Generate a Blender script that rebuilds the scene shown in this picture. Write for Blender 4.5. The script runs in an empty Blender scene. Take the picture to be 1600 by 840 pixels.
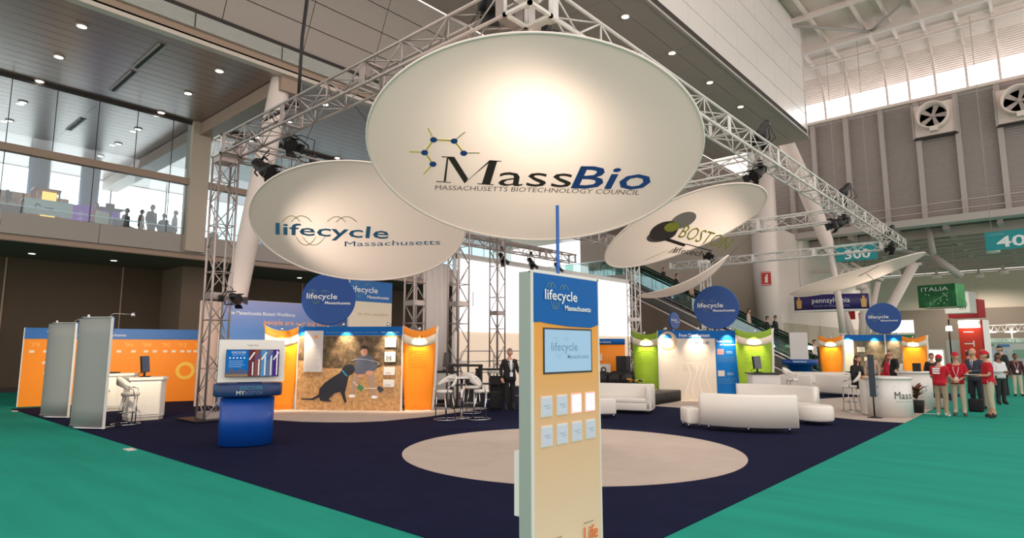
import bpy, bmesh, math, random
from mathutils import Vector as V, Matrix
random.seed(7)
sc = bpy.context.scene
COL = sc.collection
# ------------------------------------------------------------------ camera
F = 955.0; H = 1.8
YAW = math.radians(-41.6); PIT = math.radians(7.45)
FW = V((math.sin(YAW)*math.cos(PIT), math.cos(YAW)*math.cos(PIT), math.sin(PIT)))
RT = V((math.cos(YAW), -math.sin(YAW), 0)); UP = RT.cross(FW); CP = V((0, 0, H))
cam = bpy.data.cameras.new('camera'); camo = bpy.data.objects.new('camera', cam); COL.objects.link(camo)
cam.sensor_width = 36; cam.lens = F/1600*36; cam.clip_end = 400; cam.clip_start = .05
camo.matrix_world = Matrix(((RT.x, UP.x, -FW.x, 0), (RT.y, UP.y, -FW.y, 0), (RT.z, UP.z, -FW.z, H), (0, 0, 0, 1)))
sc.camera = camo
# ------------------------------------------------------------------ world and exposure
w = bpy.data.worlds.new('World'); sc.world = w; w.use_nodes = True
w.node_tree.nodes['Background'].inputs[0].default_value = (1.0, .9, .84, 1)
w.node_tree.nodes['Background'].inputs[1].default_value = 1.25
sc.view_settings.view_transform = 'Standard'; sc.view_settings.look = 'None'
sc.view_settings.gamma = 1; sc.view_settings.use_curve_mapping = False
sc.view_settings.exposure = .25
# pixel helpers: a pixel gives a direction only; the surface touched gives the distance
def ray(x, y): return FW + RT*((x-800)/F) + UP*((420-y)/F)
def G(x, y, z=0): d = ray(x, y); return CP + d*((z-H)/d.z)
def PX(x, y, X): d = ray(x, y); return CP + d*(X/d.x)
def PY(x, y, Y): d = ray(x, y); return CP + d*(Y/d.y)
def D(x, y, dep): return CP + ray(x, y)*dep
def PL(x, y, p0, n): d = ray(x, y); return CP + d*((p0-CP).dot(n)/d.dot(n))
# ------------------------------------------------------------------ materials
MC = {}
def lin(c):
    return tuple(((v/255)/12.92 if v/255 <= .04045 else ((v/255+.055)/1.055)**2.4) for v in c)
def mat(name, rgb, rough=.6, metal=0, noise=0, scale=6, bump=0, bscale=40, emit=0, stretch=(1,1,1), trans=0, spec=.5, alpha=1):
    if name in MC: return MC[name]
    m = bpy.data.materials.new(name); m.use_nodes = True; nt = m.node_tree; N = nt.nodes; L = nt.links
    b = N['Principled BSDF']; c = lin(rgb)
    b.inputs['Base Color'].default_value = (*c, 1); b.inputs['Roughness'].default_value = rough
    b.inputs['Metallic'].default_value = metal; b.inputs['Specular IOR Level'].default_value = spec
    if noise or bump:
        tc = N.new('ShaderNodeTexCoord'); mp = N.new('ShaderNodeMapping'); mp.inputs['Scale'].default_value = stretch
        L.new(tc.outputs['Object'], mp.inputs[0])
    if noise:
        n = N.new('ShaderNodeTexNoise'); n.inputs['Scale'].default_value = scale; n.inputs['Detail'].default_value = 5
        L.new(mp.outputs[0], n.inputs['Vector'])
        r = N.new('ShaderNodeMixRGB'); r.inputs[1].default_value = (*[v*(1-noise) for v in c], 1)
        r.inputs[2].default_value = (*[min(1, v*(1+noise)) for v in c], 1)
        L.new(n.outputs['Fac'], r.inputs[0]); L.new(r.outputs[0], b.inputs['Base Color'])
    if bump:
        n2 = N.new('ShaderNodeTexNoise'); n2.inputs['Scale'].default_value = bscale; n2.inputs['Detail'].default_value = 3
        L.new(mp.outputs[0], n2.inputs['Vector'])
        bp = N.new('ShaderNodeBump'); bp.inputs['Strength'].default_value = bump; bp.inputs['Distance'].default_value = .02
        L.new(n2.outputs['Fac'], bp.inputs['Height']); L.new(bp.outputs[0], b.inputs['Normal'])
    if emit:
        b.inputs['Emission Color'].default_value = (*c, 1); b.inputs['Emission Strength'].default_value = emit
    if trans:
        t = N.new('ShaderNodeBsdfTranslucent'); t.inputs[0].default_value = (*c, 1)
        mx = N.new('ShaderNodeMixShader'); mx.inputs[0].default_value = trans
        L.new(b.outputs[0], mx.inputs[1]); L.new(t.outputs[0], mx.inputs[2]); L.new(mx.outputs[0], N['Material Output'].inputs[0])
    MC[name] = m; return m
def glass(name, rgb, fac=.12, rough=.02):
    if name in MC: return MC[name]
    m = bpy.data.materials.new(name); m.use_nodes = True; nt = m.node_tree; N = nt.nodes; L = nt.links
    N.remove(N['Principled BSDF'])
    t = N.new('ShaderNodeBsdfTransparent'); t.inputs[0].default_value = (*lin(rgb), 1)
    g = N.new('ShaderNodeBsdfGlossy'); g.inputs['Roughness'].default_value = rough; g.inputs[0].default_value = (.9, .95, 1, 1)
    mx = N.new('ShaderNodeMixShader'); mx.inputs[0].default_value = fac
    L.new(t.outputs[0], mx.inputs[1]); L.new(g.outputs[0], mx.inputs[2]); L.new(mx.outputs[0], N['Material Output'].inputs[0])
    MC[name] = m; return m
def emitter(name, rgb, s):
    if name in MC: return MC[name]
    m = bpy.data.materials.new(name); m.use_nodes = True; nt = m.node_tree; N = nt.nodes
    N.remove(N['Principled BSDF']); e = N.new('ShaderNodeEmission'); e.inputs[0].default_value = (*lin(rgb), 1); e.inputs[1].default_value = s
    nt.links.new(e.outputs[0], N['Material Output'].inputs[0]); MC[name] = m; return m
def wave_mat(name, rgb, axis, scale, depth, rough, metal=0, dark=.0):
    """ribbed sheet metal: fine relief running across one axis"""
    if name in MC: return MC[name]
    m = mat(name, rgb, rough, metal); nt = m.node_tree; N = nt.nodes; L = nt.links
    tc = N.new('ShaderNodeTexCoord'); wv = N.new('ShaderNodeTexWave'); wv.bands_direction = axis
    wv.inputs['Scale'].default_value = scale; wv.inputs['Distortion'].default_value = .3
    L.new(tc.outputs['Object'], wv.inputs['Vector'])
    bp = N.new('ShaderNodeBump'); bp.inputs['Strength'].default_value = depth; bp.inputs['Distance'].default_value = .05
    L.new(wv.outputs['Fac'], bp.inputs['Height']); L.new(bp.outputs[0], N['Principled BSDF'].inputs['Normal'])
    return m
# ------------------------------------------------------------------ mesh builder
class MB:
    def __init__(s): s.v = []; s.f = []; s.m = []; s.mi = 0; s.sm = []
    def add(s, vs, fs, smooth=False):
        o = len(s.v); s.v += [tuple(p) for p in vs]
        for f in fs: s.f.append(tuple(i+o for i in f)); s.m.append(s.mi); s.sm.append(smooth)
        return s
    def box(s, c, d, rz=0, bev=0):
        x, y, z = d[0]/2, d[1]/2, d[2]/2; ca, sa = math.cos(rz), math.sin(rz)
        if bev:
            bm = bmesh.new(); bmesh.ops.create_cube(bm, size=1)
            for q in bm.verts: q.co = V((q.co.x*d[0], q.co.y*d[1], q.co.z*d[2]))
            bmesh.ops.bevel(bm, geom=bm.edges[:], offset=bev, segments=2, affect='EDGES', profile=.5)
            bm.verts.index_update()
            vs = [(c[0]+q.co.x*ca-q.co.y*sa, c[1]+q.co.x*sa+q.co.y*ca, c[2]+q.co.z) for q in bm.verts]
            fs = [[q.index for q in f.verts] for f in bm.faces]; bm.free(); return s.add(vs, fs, True)
        vs = [(c[0]+a*x*ca-b*y*sa, c[1]+a*x*sa+b*y*ca, c[2]+e*z) for e in (-1, 1) for a, b in ((-1,-1),(1,-1),(1,1),(-1,1))]
        return s.add(vs, [(3,2,1,0),(4,5,6,7),(0,1,5,4),(1,2,6,5),(2,3,7,6),(3,0,4,7)])
    def tube(s, pts, r, n=6, cap=True, smooth=True, close=False):
        pts = [V(p) for p in pts]; k = len(pts); rs = r if isinstance(r, (list, tuple)) else [r]*k
        vs = []; pn = None
        for i, p in enumerate(pts):
            a = pts[(i-1) % k] if close else pts[max(i-1, 0)]; b = pts[(i+1) % k] if close else pts[min(i+1, k-1)]
            t = (b-a).normalized() if (b-a).length > 1e-9 else V((0,0,1))
            if pn is None: pn = t.orthogonal().normalized()
            pn = (pn - t*pn.dot(t)); pn = pn.normalized() if pn.length > 1e-6 else t.orthogonal().normalized()
            bn = t.cross(pn)
            for j in range(n):
                q = 2*math.pi*j/n; vs.append(p + (pn*math.cos(q)+bn*math.sin(q))*rs[i])
        fs = []
        for i in range(k if close else k-1):
            i2 = (i+1) % k
            for j in range(n): fs.append((i*n+j, i*n+(j+1) % n, i2*n+(j+1) % n, i2*n+j))
        if cap and not close: fs.append(tuple(range(n-1, -1, -1))); fs.append(tuple((k-1)*n+j for j in range(n)))
        return s.add(vs, fs, smooth)
    def lathe(s, prof, c=(0,0,0), n=24, smooth=True, a0=0, a1=2*math.pi, sx=1, sy=1):
        full = abs(a1-a0-2*math.pi) < 1e-6; cols = n if full else n+1; vs = []
        for r, z in prof:
            for j in range(cols):
                q = a0+(a1-a0)*j/n; vs.append((c[0]+r*math.cos(q)*sx, c[1]+r*math.sin(q)*sy, c[2]+z))
        fs = []
        for i in range(len(prof)-1):
            for j in range(n):
                j2 = (j+1) % cols; fs.append((i*cols+j, i*cols+j2, (i+1)*cols+j2, (i+1)*cols+j))
        if full:
            if prof[0][0] > 1e-4: fs.append(tuple(range(cols-1, -1, -1)))
            if prof[-1][0] > 1e-4: fs.append(tuple((len(prof)-1)*cols+j for j in range(cols)))
        return s.add(vs, fs, smooth)
    def prism(s, poly, mp, t0, t1, smooth=False):
        """polygon (a,b) extruded from t0 to t1; mp(a,b,t)->xyz"""
        n = len(poly); vs = [mp(a, b, t0) for a, b in poly]+[mp(a, b, t1) for a, b in poly]
        fs = [tuple(range(n-1, -1, -1)), tuple(range(n, 2*n))]+[(i, (i+1) % n, n+(i+1) % n, n+i) for i in range(n)]
        return s.add(vs, fs, smooth)
    def sheet(s, fn, nu, nv, th=0, smooth=True):
        """surface fn(u,v) -> xyz with thickness th along its normal"""
        P = [[V(fn(i/nu, j/nv)) for i in range(nu+1)] for j in range(nv+1)]
        vs = [p for row in P for p in row]; W = nu+1
        fs = [(j*W+i, j*W+i+1, (j+1)*W+i+1, (j+1)*W+i) for j in range(nv) for i in range(nu)]
        if th:
            N = []
            for j in range(nv+1):
                for i in range(nu+1):
                    a = P[j][min(i+1, nu)]-P[j][max(i-1, 0)]; b = P[min(j+1, nv)][i]-P[max(j-1, 0)][i]
                    N.append(a.cross(b).normalized())
            o = len(vs); vs = vs+[p-n*th for p, n in zip(vs, N)]
            fs += [tuple(o+i for i in reversed(f)) for f in fs]
            rim = [i for i in range(W)]+[j*W+nu for j in range(1, nv+1)]+[nv*W+i for i in range(nu-1, -1, -1)]+[j*W for j in range(nv-1, 0, -1)]
            k = len(rim); fs += [(rim[(i+1) % k], rim[i], o+rim[i], o+rim[(i+1) % k]) for i in range(k)]
        return s.add(vs, fs, smooth)
    def mesh(s, name, mats):
        me = bpy.data.meshes.new(name); me.from_pydata(s.v, [], s.f)
        for m in (mats if isinstance(mats, (list, tuple)) else [mats]): me.materials.append(m)
        me.polygons.foreach_set('material_index', s.m); me.polygons.foreach_set('use_smooth', s.sm); me.update()
        return me
    def build(s, name, mats, parent=None, loc=None, rz=None):
        return link(name, s.mesh(name, mats), parent, loc, rz)
PENDING = []      # objects are put into the scene together at the end, which keeps the script quick
def link(name, me, parent=None, loc=None, rz=None):
    o = bpy.data.objects.new(name, me); PENDING.append(o)
    if parent: o.parent = parent
    if loc is not None: o.location = loc
    if rz is not None: o.rotation_euler = (0, 0, rz)
    return o
ORD = ('nearest','second','third','fourth','fifth','sixth','seventh','eighth','farthest')
def back(p, d):
    q = V((p[0], p[1], 0)); return V(p)+q.normalized()*d
def tag(o, label=None, cat=None, group=None, kind=None):
    if label: o['label'] = label
    if cat: o['category'] = cat
    if group: o['group'] = group
    if kind: o['kind'] = kind
    return o
def thing(name, label, cat, loc=(0,0,0), rz=0, group=None):
    o = link(name, None, None, loc, rz); o.empty_display_size = .2; return tag(o, label, cat, group)
def struct(name, mb, m, label=None):
    o = mb.build(name, m); o['kind'] = 'structure'
    if label: o['label'] = label
    return o
def B(name, c, d, m, parent=None, rz=0, bev=0): return MB().box(c, d, rz, bev).build(name, m, parent)
def T(name, pts, r, m, parent=None, n=8): return MB().tube(pts, r, n).build(name, m, parent)
def spot(parent, loc, target, power, size=40, color=(1,.85,.65), blend=.7, rad=.05):
    l = bpy.data.lights.new('lamp_light', 'SPOT'); l.energy = power; l.spot_size = math.radians(size); l.spot_blend = blend
    l.color = color; l.shadow_soft_size = rad; o = bpy.data.objects.new('lamp_light', l); PENDING.append(o)
    if parent: o.parent = parent
    o.location = loc; o.rotation_euler = (V(target)-V(loc)).to_track_quat('-Z', 'Y').to_euler(); return o
# ------------------------------------------------------------------ lettering: font outlines made into flat meshes
TXT = {}
def text_raw(s, shear=0, bold=0):
    k = (s, shear, bold)
    if k in TXT: return TXT[k]
    cu = bpy.data.curves.new('t', 'FONT'); cu.body = s; cu.resolution_u = 2; cu.shear = shear; cu.offset = bold
    ob = bpy.data.objects.new('t', cu); COL.objects.link(ob)
    dg = bpy.context.evaluated_depsgraph_get(); me = bpy.data.meshes.new_from_object(ob.evaluated_get(dg))
    vs = [tuple(v.co) for v in me.vertices]; fs = [tuple(p.vertices) for p in me.polygons]
    COL.objects.unlink(ob); bpy.data.objects.remove(ob); bpy.data.curves.remove(cu); bpy.data.meshes.remove(me)
    x0 = min(v[0] for v in vs); x1 = max(v[0] for v in vs)
    r = ([(v[0]-x0, v[1]) for v in vs], fs, x1-x0); TXT[k] = r; return r
CAP = .7
def text_to(mb, s, p0, pr, pu, off=None, shear=0, bold=0, fn=None):
    """baseline start p0, baseline end pr, cap-height point pu (above p0): all 3D points in the text plane"""
    p0, pr, pu = V(p0), V(pr), V(pu); vs, fs, wd = text_raw(s, shear, bold)
    ex = (pr-p0)/wd; ey = (pu-p0)/CAP; off = V(off) if off is not None else V((0,0,0))
    P = [p0+ex*a+ey*b+off for a, b in vs]
    if fn: P = [fn(p) for p in P]
    return mb.add(P, fs)
def lettering(s, p0, pr, pu, m, parent, off=None, name='lettering', **k):
    mb = MB(); text_to(mb, s, p0, pr, pu, off, **k); return mb.build(name, m, parent)
# ================================================================== THE HALL
m_green = mat('teal_carpet', (36,146,127), .95, noise=.22, scale=1.2, bump=.25, bscale=60, stretch=(.35,2.2,1), spec=.1)
m_navy = mat('navy_carpet', (20,24,54), .97, noise=.35, scale=2.2, bump=.4, bscale=70, spec=.1)
m_beige = mat('beige_carpet', (192,178,167), .95, noise=.1, scale=2.5, bump=.2, bscale=70, spec=.1)
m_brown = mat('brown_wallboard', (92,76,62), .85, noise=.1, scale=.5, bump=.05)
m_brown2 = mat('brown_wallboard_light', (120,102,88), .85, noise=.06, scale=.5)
m_fascia = mat('grey_metal_panel', (168,158,152), .5, noise=.03)
m_fascia2 = mat('warm_beige_metal', (168,142,124), .5)
m_dark = mat('dark_joint', (62,54,52), .8)
m_alum = wave_mat('rippled_white_metal', (205,202,198), 'Z', 6, .5, .35, .3)
m_ceil = mat('satin_aluminium_plank', (172,150,141), .3, .7, noise=.08, scale=.7, bump=.16, bscale=2.2, stretch=(3,.25,1))
m_soff = mat('grey_soffit_panel', (186,166,158), .6, noise=.03)
m_incl = mat('light_grey_soffit_panel', (180,164,157), .6, noise=.03)
m_white = mat('white_wall_panel', (236,228,225), .22, noise=.02)
m_whitep = mat('white_paint', (236,220,213), .5)
m_grey = wave_mat('grey_ribbed_metal', (160,150,147), 'Z', 1.6, .6, .5, .2)
m_greyp = mat('grey_steel_paint', (182,172,168), .5)
m_deck = wave_mat('white_roof_deck', (236,216,206), 'Y', 2.6, .6, .55)
m_day = emitter('daylight_window', (250,252,255), 3.2)
m_dayb = emitter('daylight_window_soft', (232,242,250), 1.7)
m_glass = glass('clear_glass', (225,238,240), .10)
m_glassg = glass('green_glass', (196,222,212), .12)
m_lamp = emitter('lamp_glow', (255,240,222), 9)
m_trim = mat('lamp_trim', (210,200,190), .4)
m_beigewall = mat('beige_wall', (196,180,164), .7, noise=.03, scale=.6)
m_steel = mat('bright_steel', (190,190,190), .25, .9)
m_black = mat('black_rubber', (24,22,24), .6)

fl = struct('floor', MB().box((-25, 42, -.05), (90, 116, .1)), m_green, 'teal carpet of the exhibition hall aisle')
def slab_disc(name, cx, cy, r, z, m, n=72):
    mb = MB(); mb.lathe([(r, .0085), (r, z), (0, z)], (cx, cy, 0), n, smooth=False); return mb.build(name, m)
tag(MB().box((-13.45, 17.4, .004), (20.9, 26.7, .008)).build('navy_carpet', m_navy), 'large navy blue carpet under the whole booth', 'carpet')
tag(slab_disc('round_carpet', -6.72, 9.15, 2.98, .014, m_beige), 'round beige carpet inlay in the middle of the navy carpet', 'carpet')
def poly_carpet(name, pts, z, m, label):
    mb = MB(); mb.prism(pts, lambda a, b, t: (a, b, t), .0085, z); return tag(mb.build(name, m), label, 'carpet')
# curved beige pad in front of the picture wall
arc = [(-19.4, 8.6)]
for px, py in ((425,656),(470,659),(510,660),(555,660),(600,658),(640,654),(670,651),(690,648)): p = G(px, py); arc.append((p.x, p.y))
arc += [(-13.2, 13.6), (-19.4, 14.2)]
poly_carpet('curved_carpet', arc, .013, m_beige, 'curved beige carpet pad under the dog picture wall')
a2 = [(-14.6, 20.0)]
for px, py in ((1018,634),(1060,637),(1100,639)): p = G(px, py); a2.append((p.x, p.y))
a2 += [(-8.2, 19.0), (-7.6, 27.5), (-14.6, 27.5)]
poly_carpet('stage_carpet', a2, .012, m_beige, 'beige carpet pad under the white and green display wall')
a3 = []
for px, py in ((1300,652),(1340,656),(1380,659),(1414,661),(1460,638)): p = G(px, py); a3.append((p.x, p.y))
a3 = [(x, y) for x, y in a3]; a3 += [(-3.02, 26.5), (-5.4, 28), (-7.2, 22.5)]
poly_carpet('desk_carpet', a3, .013, m_beige, 'beige carpet pad under the white reception desk')
for px, py, t in ((203,702,'white tape mark on the teal carpet beside the near navy edge'),(24,642,'pale tape mark at the far left end of the navy carpet'),(1452,646,'white tape mark on the teal carpet by the reception desk')):
    p = G(px, py); tag(B('tape_mark', (p.x, p.y, .004), (.3, .14, .008), m_whitep), t, 'tape')

# ---- left wall, balcony and glazing
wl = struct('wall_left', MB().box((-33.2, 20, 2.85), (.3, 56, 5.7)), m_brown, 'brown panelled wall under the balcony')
for y in (4.95, 9.3, 18.6, 24.7, 31): B('joint', (-33.03, y, 2.85), (.05, .06, 5.6), m_fascia2, wl)
y0 = PX(282, 460, -30.6).y; y1 = PX(316, 460, -30.6).y
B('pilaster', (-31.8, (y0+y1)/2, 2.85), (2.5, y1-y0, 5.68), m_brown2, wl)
B('skirting', (-33.0, 20, .1), (.06, 56, .2), m_dark, wl)
bal = struct('trim_1', MB().box((-40.6, 18, 6.05), (25.0, 56, .68)), m_fascia, 'balcony floor slab of the left mezzanine')
for i in range(18):
    y = -8.3+i*3.05; B('fascia_panel', (-28.02, y+1.52, 6.33), (.1, 3.03, .78), m_fascia, bal); B('lower_fascia_panel', (-28.14, y+1.52, 5.82), (.1, 3.03, .2), m_fascia2, bal)
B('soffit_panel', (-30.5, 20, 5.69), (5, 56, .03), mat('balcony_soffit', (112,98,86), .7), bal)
hand = struct('trim_2', MB().box((-28.0, 14, 9.07), (.3, 44, .28)), m_fascia2, 'horizontal transom beam across the mezzanine glazing')
win = struct('window_1', MB().box((-28.0, 14, 11.74), (.1, 44, .12)), m_dark, 'glazed front of the mezzanine')
ys = [PX(px, py, -28).y for px, py in ((20,122),(90,141),(156,157),(217,174),(272,186))]; dy = (ys[-1]-ys[0])/4
for i in range(-3, 20):
    y = ys[0]+i*dy
    B('mullion', (-28, y, 10.45), (.03, .025, 2.5), m_dark, win); B('pane', (-28, y+dy/2, 10.45), (.02, dy-.03, 2.48), m_glass, win)
for i in range(-2, 10):
    y = ys[0]+i*2*dy
    B('mullion', (-28, y, 7.83), (.03, .025, 2.22), m_dark, win); B('lower_pane', (-28, y+dy, 7.83), (.02, 2*dy-.03, 2.2), m_glass, win)
for z in (7.02,): B('rail', (-28.1, 14, z), (.04, 44, .04), m_steel, win)
ya = PX(296, 250, -28).y; yb = PX(325, 250, -28).y
col_l = struct('trim_3', MB().box((-28.1, (ya+yb)/2, 8.9), (.7, yb-ya, 5.8)), m_beigewall, 'square beige column in the mezzanine glazing')
for k, (px, w_) in enumerate(((58,.9),(139,.9),(418,.9))):
    p = PX(px, 300, -39); struct('trim_%d' % (4+k), MB().lathe([(w_/2,6.4),(w_/2,11.8)], (-39, p.y, 0), 20), mat('blue_grey_column', (120,140,168), .5), 'round blue-grey column behind the mezzanine glazing')
dayw = struct('window_2', MB().box((-42.2, 18, 6.45), (.2, 56, .1)), m_dark, 'bright outside window wall behind the mezzanine')
for i in range(18):
    B('pane', (-42, -9+i*3.05, 9.1), (.04, 2.98, 5.3), m_day if i < 9 else m_dayb, dayw); B('mullion', (-41.95, -9+i*3.05+1.52, 9.1), (.1, .07, 5.3), m_greyp, dayw)
# ---- metal plank ceiling of the mezzanine
ce = struct('ceiling', MB().box((-34.4, 18, 12.0), (27.6, 56, .24)), m_dark, 'satin metal plank ceiling over the mezzanine')
pk = MB().box((0,0,0), (.485, 56, .06)).mesh('plank', m_ceil)
for i in range(55): link('plank', pk, ce, (-20.85-.5*i, 18, 11.83))
beam = struct('trim_7', MB().box((-34, 10.75, 11.5), (27, .8, .55)), m_fascia2, 'warm beige beam under the metal ceiling')
struct('trim_8', MB().box((-20.45, 18, 11.84), (.3, 56, .14)), mat('cream_metal_lip', (214,198,186), .4), 'cream metal lip along the ceiling edge')
struct('trim_9', MB().box((-20.75, 18, 12.12), (.3, 56, .44)), m_fascia2, 'warm beige band above the ceiling edge')
rb = struct('trim_10', MB().box((-20.62, 18, 12.6), (.3, 56, .5)), m_alum, 'rippled white metal band above the ceiling edge')
for i in range(14): B('joint', (-20.46, -8+i*3.05, 12.6), (.02, .03, .5), m_dark, rb)
struct('trim_11', MB().box((-20.7, 20, 12.94), (.3, 60, .2)), m_dark, 'dark groove below the sloping panels')
# ---- sloping panel band and flat soffit
x0s, z0s, x1s, z1s = -20.55, 13.05, -19.05, 16.5; sl = math.hypot(x1s-x0s, z1s-z0s); sa = math.atan2(z1s-z0s, x1s-x0s)
slp = struct('ceiling_2', MB().prism([(x0s-.25,z0s+.06),(x1s-.25,z1s+.06),(x1s-.6,z1s+.1),(x0s-.6,z0s+.1)], lambda a,b,t: (a,t,b), -8, 60), m_dark, 'sloping band of light grey soffit panels')
nr = 4; hh = sl/nr
pm = MB().box((0,0,0), (hh-.03, 3.02, .06)).mesh('panel', m_incl)
for i in range(21):
    for j in range(nr):
        o = link('panel', pm, slp, (x0s+(j+.5)/nr*(x1s-x0s)-.12, -4.02-3.05+i*3.05+1.52, z0s+(j+.5)/nr*(z1s-z0s)+.04)); o.rotation_euler = (0, -sa, 0)
so = struct('ceiling_3', MB().box((-15.45, 18.4, 16.75), (7.2, 52, .4)), m_dark, 'flat grey soffit over the booth')
pm = MB().box((0,0,0), (1.17, 6.07, .05)).mesh('panel', m_soff)
for i in range(9):
    for j in range(6): link('panel', pm, so, (-18.46+j*1.2, -6.65+i*6.1, 16.53))
ww = struct('wall_white', MB().box((-12.15, 18.2, 20.6), (.4, 52.3, 8.1)), m_dark, 'white panelled upper wall above the soffit edge')
pm = MB().box((0,0,0), (.06, 3.03, 1.58)).mesh('panel', m_white)
for i in range(17):
    for j in range(5): link('panel', pm, ww, (-11.9, 42.8-i*3.05, 17.3+j*1.61))
B('edge_trim', (-11.85, 18.2, 16.5), (.14, 52.3, .12), m_greyp, ww)
B('corner_trim', (-11.98, 44.4, 20.6), (.3, .1, 8.1), m_whitep, ww)
# ---- far wall with ribbed metal, fans, clerestory and roof
YW = 54.0
zf = PY(1388, 354, YW).z; zt = PY(1430, 160, YW).z; zc0 = PY(1430, 157, YW).z; zc1 = PY(1430, 122, YW).z
fw_ = struct('wall_far', MB().box((-6, YW+.2, (zf+zt)/2), (26, .3, zt-zf)), m_grey, 'grey ribbed metal upper wall with roof fans')
for px in (1237,1275,1327,1383,1440,1503,1570,1640):
    p = PY(px, 262, YW); B('rib', (p.x, YW-.18, (zf+zt)/2), (.34, .4, zt-zf), m_greyp, fw_)
B('head_rail', (-6, YW-.3, zt), (26, .5, .22), m_whitep, fw_); B('bottom_flange', (-6, YW-.5, zf-.1), (26, 1.2, .5), m_greyp, fw_)
for z in (zf+.55, zf+1.15): B('guard_rail', (-6, YW-1.0, z), (26, .06, .06), m_greyp, fw_)
cl = struct('window_3', MB().box((-6, YW+.4, (zc0+zc1)/2), (26, .2, zc1-zc0)), m_dark, 'bright clerestory window band under the roof')
for i in range(8): B('pane', (-17+i*3.2, YW+.2, (zc0+zc1)/2), (3.16, .1, zc1-zc0-.06), m_day, cl)
zr = 24.3
rf = struct('ceiling_4', MB().sheet(lambda u, v: (-20+u*27, [20,50.5,52.6,54.2][min(3,int(v*3+.01))], [zr+.9,zr+.3,zr-.3,zc1][min(3,int(v*3+.01))]), 1, 3, .1, False), m_deck, 'white corrugated roof deck of the main hall')
for px in (1287,1327,1385,1420,1462,1512,1565): 
    p = PY(px, 135, YW-.4); B('rafter', (p.x, 44, zr+.1), (.16, 14, .34), m_whitep, rf); T('rafter_foot', [(p.x, 51, zr), (p.x, 53, zr-.7), (p.x, 53.6, zc1-.6), (p.x, 53.7, zc0)], .1, m_whitep, rf, 6)
for y, z, t in ((47.2, zr-.35, .42), (42.5, zr-.1, .34), (50.6, zr-.25, .16), (38.5, zr, .3)): B('purlin', (-5, y, z), (16, t*.7, t), m_whitep, rf)
for k in range(5): T('brace', [(-12+k*4, 47.2 if k % 2 else 42.5, zr-.3), (-8+k*4, 42.5 if k % 2 else 47.2, zr-.3)], .12, m_greyp, rf, 6)
def fan(px, py, lab):
    p = PY(px, py, YW-.6); t = thing('wall_fan', lab, 'fan', p, 0, 'wall fans')
    B('housing', (0, .25, -.1), (2.5, .5, 2.5), m_whitep, t); MB().add([(-1.35,-.1,-1.4),(1.35,-.1,-1.4),(1.35,.2,-1.4),(-1.35,.2,-1.4)], [(0,1,2,3)]).box((0,.05,-1.38),(2.7,.3,.14)).build('sill', m_dark, t)
    for s in (-1, 1): B('side_bracket', (s*1.32, .05, -.1), (.12, .4, 2.6), m_greyp, t)
    mb = MB(); vs = [(.98,0),(1.02,-1.0),(.9,-1.0),(.86,0)]
    mb.lathe([(r, -z) for r, z in vs], (0,0,0), 28); 
    o = mb.build('duct_ring', m_whitep, t); o.rotation_euler = (math.radians(90), 0, 0)
    o = MB().lathe([(.0,0),(.86,0)], (0,0,0), 28).build('throat', mat('fan_throat', (96,88,84), .6), t); o.rotation_euler = (math.radians(90),0,0); o.location = (0,-.05,0)
    for k in range(5):
        a = k*2*math.pi/5; o = MB().prism([(.1,-.08),(.82,-.2),(.84,.16),(.12,.1)], lambda x,y,z: (x,z,y), -.02, .02).build('blade', m_greyp, t); o.location = (0,-.45,0); o.rotation_euler = (0, a, 0)
    o = MB().lathe([(.0,.2),(.16,.2),(.16,-.2),(0,-.2)], (0,0,0), 14).build('hub', m_greyp, t); o.rotation_euler = (math.radians(90),0,0); o.location = (0,-.45,0)
    B('motor_box', (.05, -.9, -1.1), (.5, .5, .35), m_whitep, t)
fan(1459, 184, 'white wall fan left of the other on the grey ribbed wall')
fan(1593, 160, 'white wall fan at the right edge of the grey ribbed wall')
# ---- end walls behind the escalator
XW = -15.6
struct('wall_escalator', MB().box((-24, 46.3, 6.3), (17, .3, 12.6)), m_beigewall, 'beige wall behind the escalator')
ws = struct('wall_side', MB().box((XW-.15, 63, 5.6), (.3, 33.4, 11.2)), m_whitep, 'white side wall receding behind the escalator')
for i in range(7): B('lower_panel', (XW+.02, 48.6+i*3.9, 1.9), (.06, 3.86, 3.8), m_beigewall, ws)
B('pilaster', (XW+.1, 46.9, 8.3), (.5, 1.4, 16.6), m_whitep, ws)
cp_ = D(1190, 300, 45.2)
cr_ = struct('column_round', MB().lathe([(.86,0),(.86,16.5)], (cp_.x, cp_.y, 0), 28), m_whitep, 'tall round white column beside the escalator')
for px, py in ((1191,437),):
    d = (CP-V((cp_.x, cp_.y, 0))); d.z = 0; d.normalize(); q = V((cp_.x, cp_.y, 0))+d*.9; z = D(px, py, 44.4).z
    t = thing('extinguisher_sign', 'red and white fire extinguisher sign on the round white column', 'sign', (q.x, q.y, z), math.atan2(d.y, d.x)+math.pi/2)
    B('plate', (0, 0, 0), (.62, .04, .98), mat('sign_red', (190,30,36), .5), t); B('pictogram', (0, -.03, -.08), (.2, .02, .44), m_whitep, t); B('pictogram', (.05, -.03, .22), (.12, .02, .14), m_whitep, t); B('border', (0,-.028,.43), (.56,.01,.03), m_whitep, t); B('border', (0,-.028,-.43), (.56,.01,.03), m_whitep, t)
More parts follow.
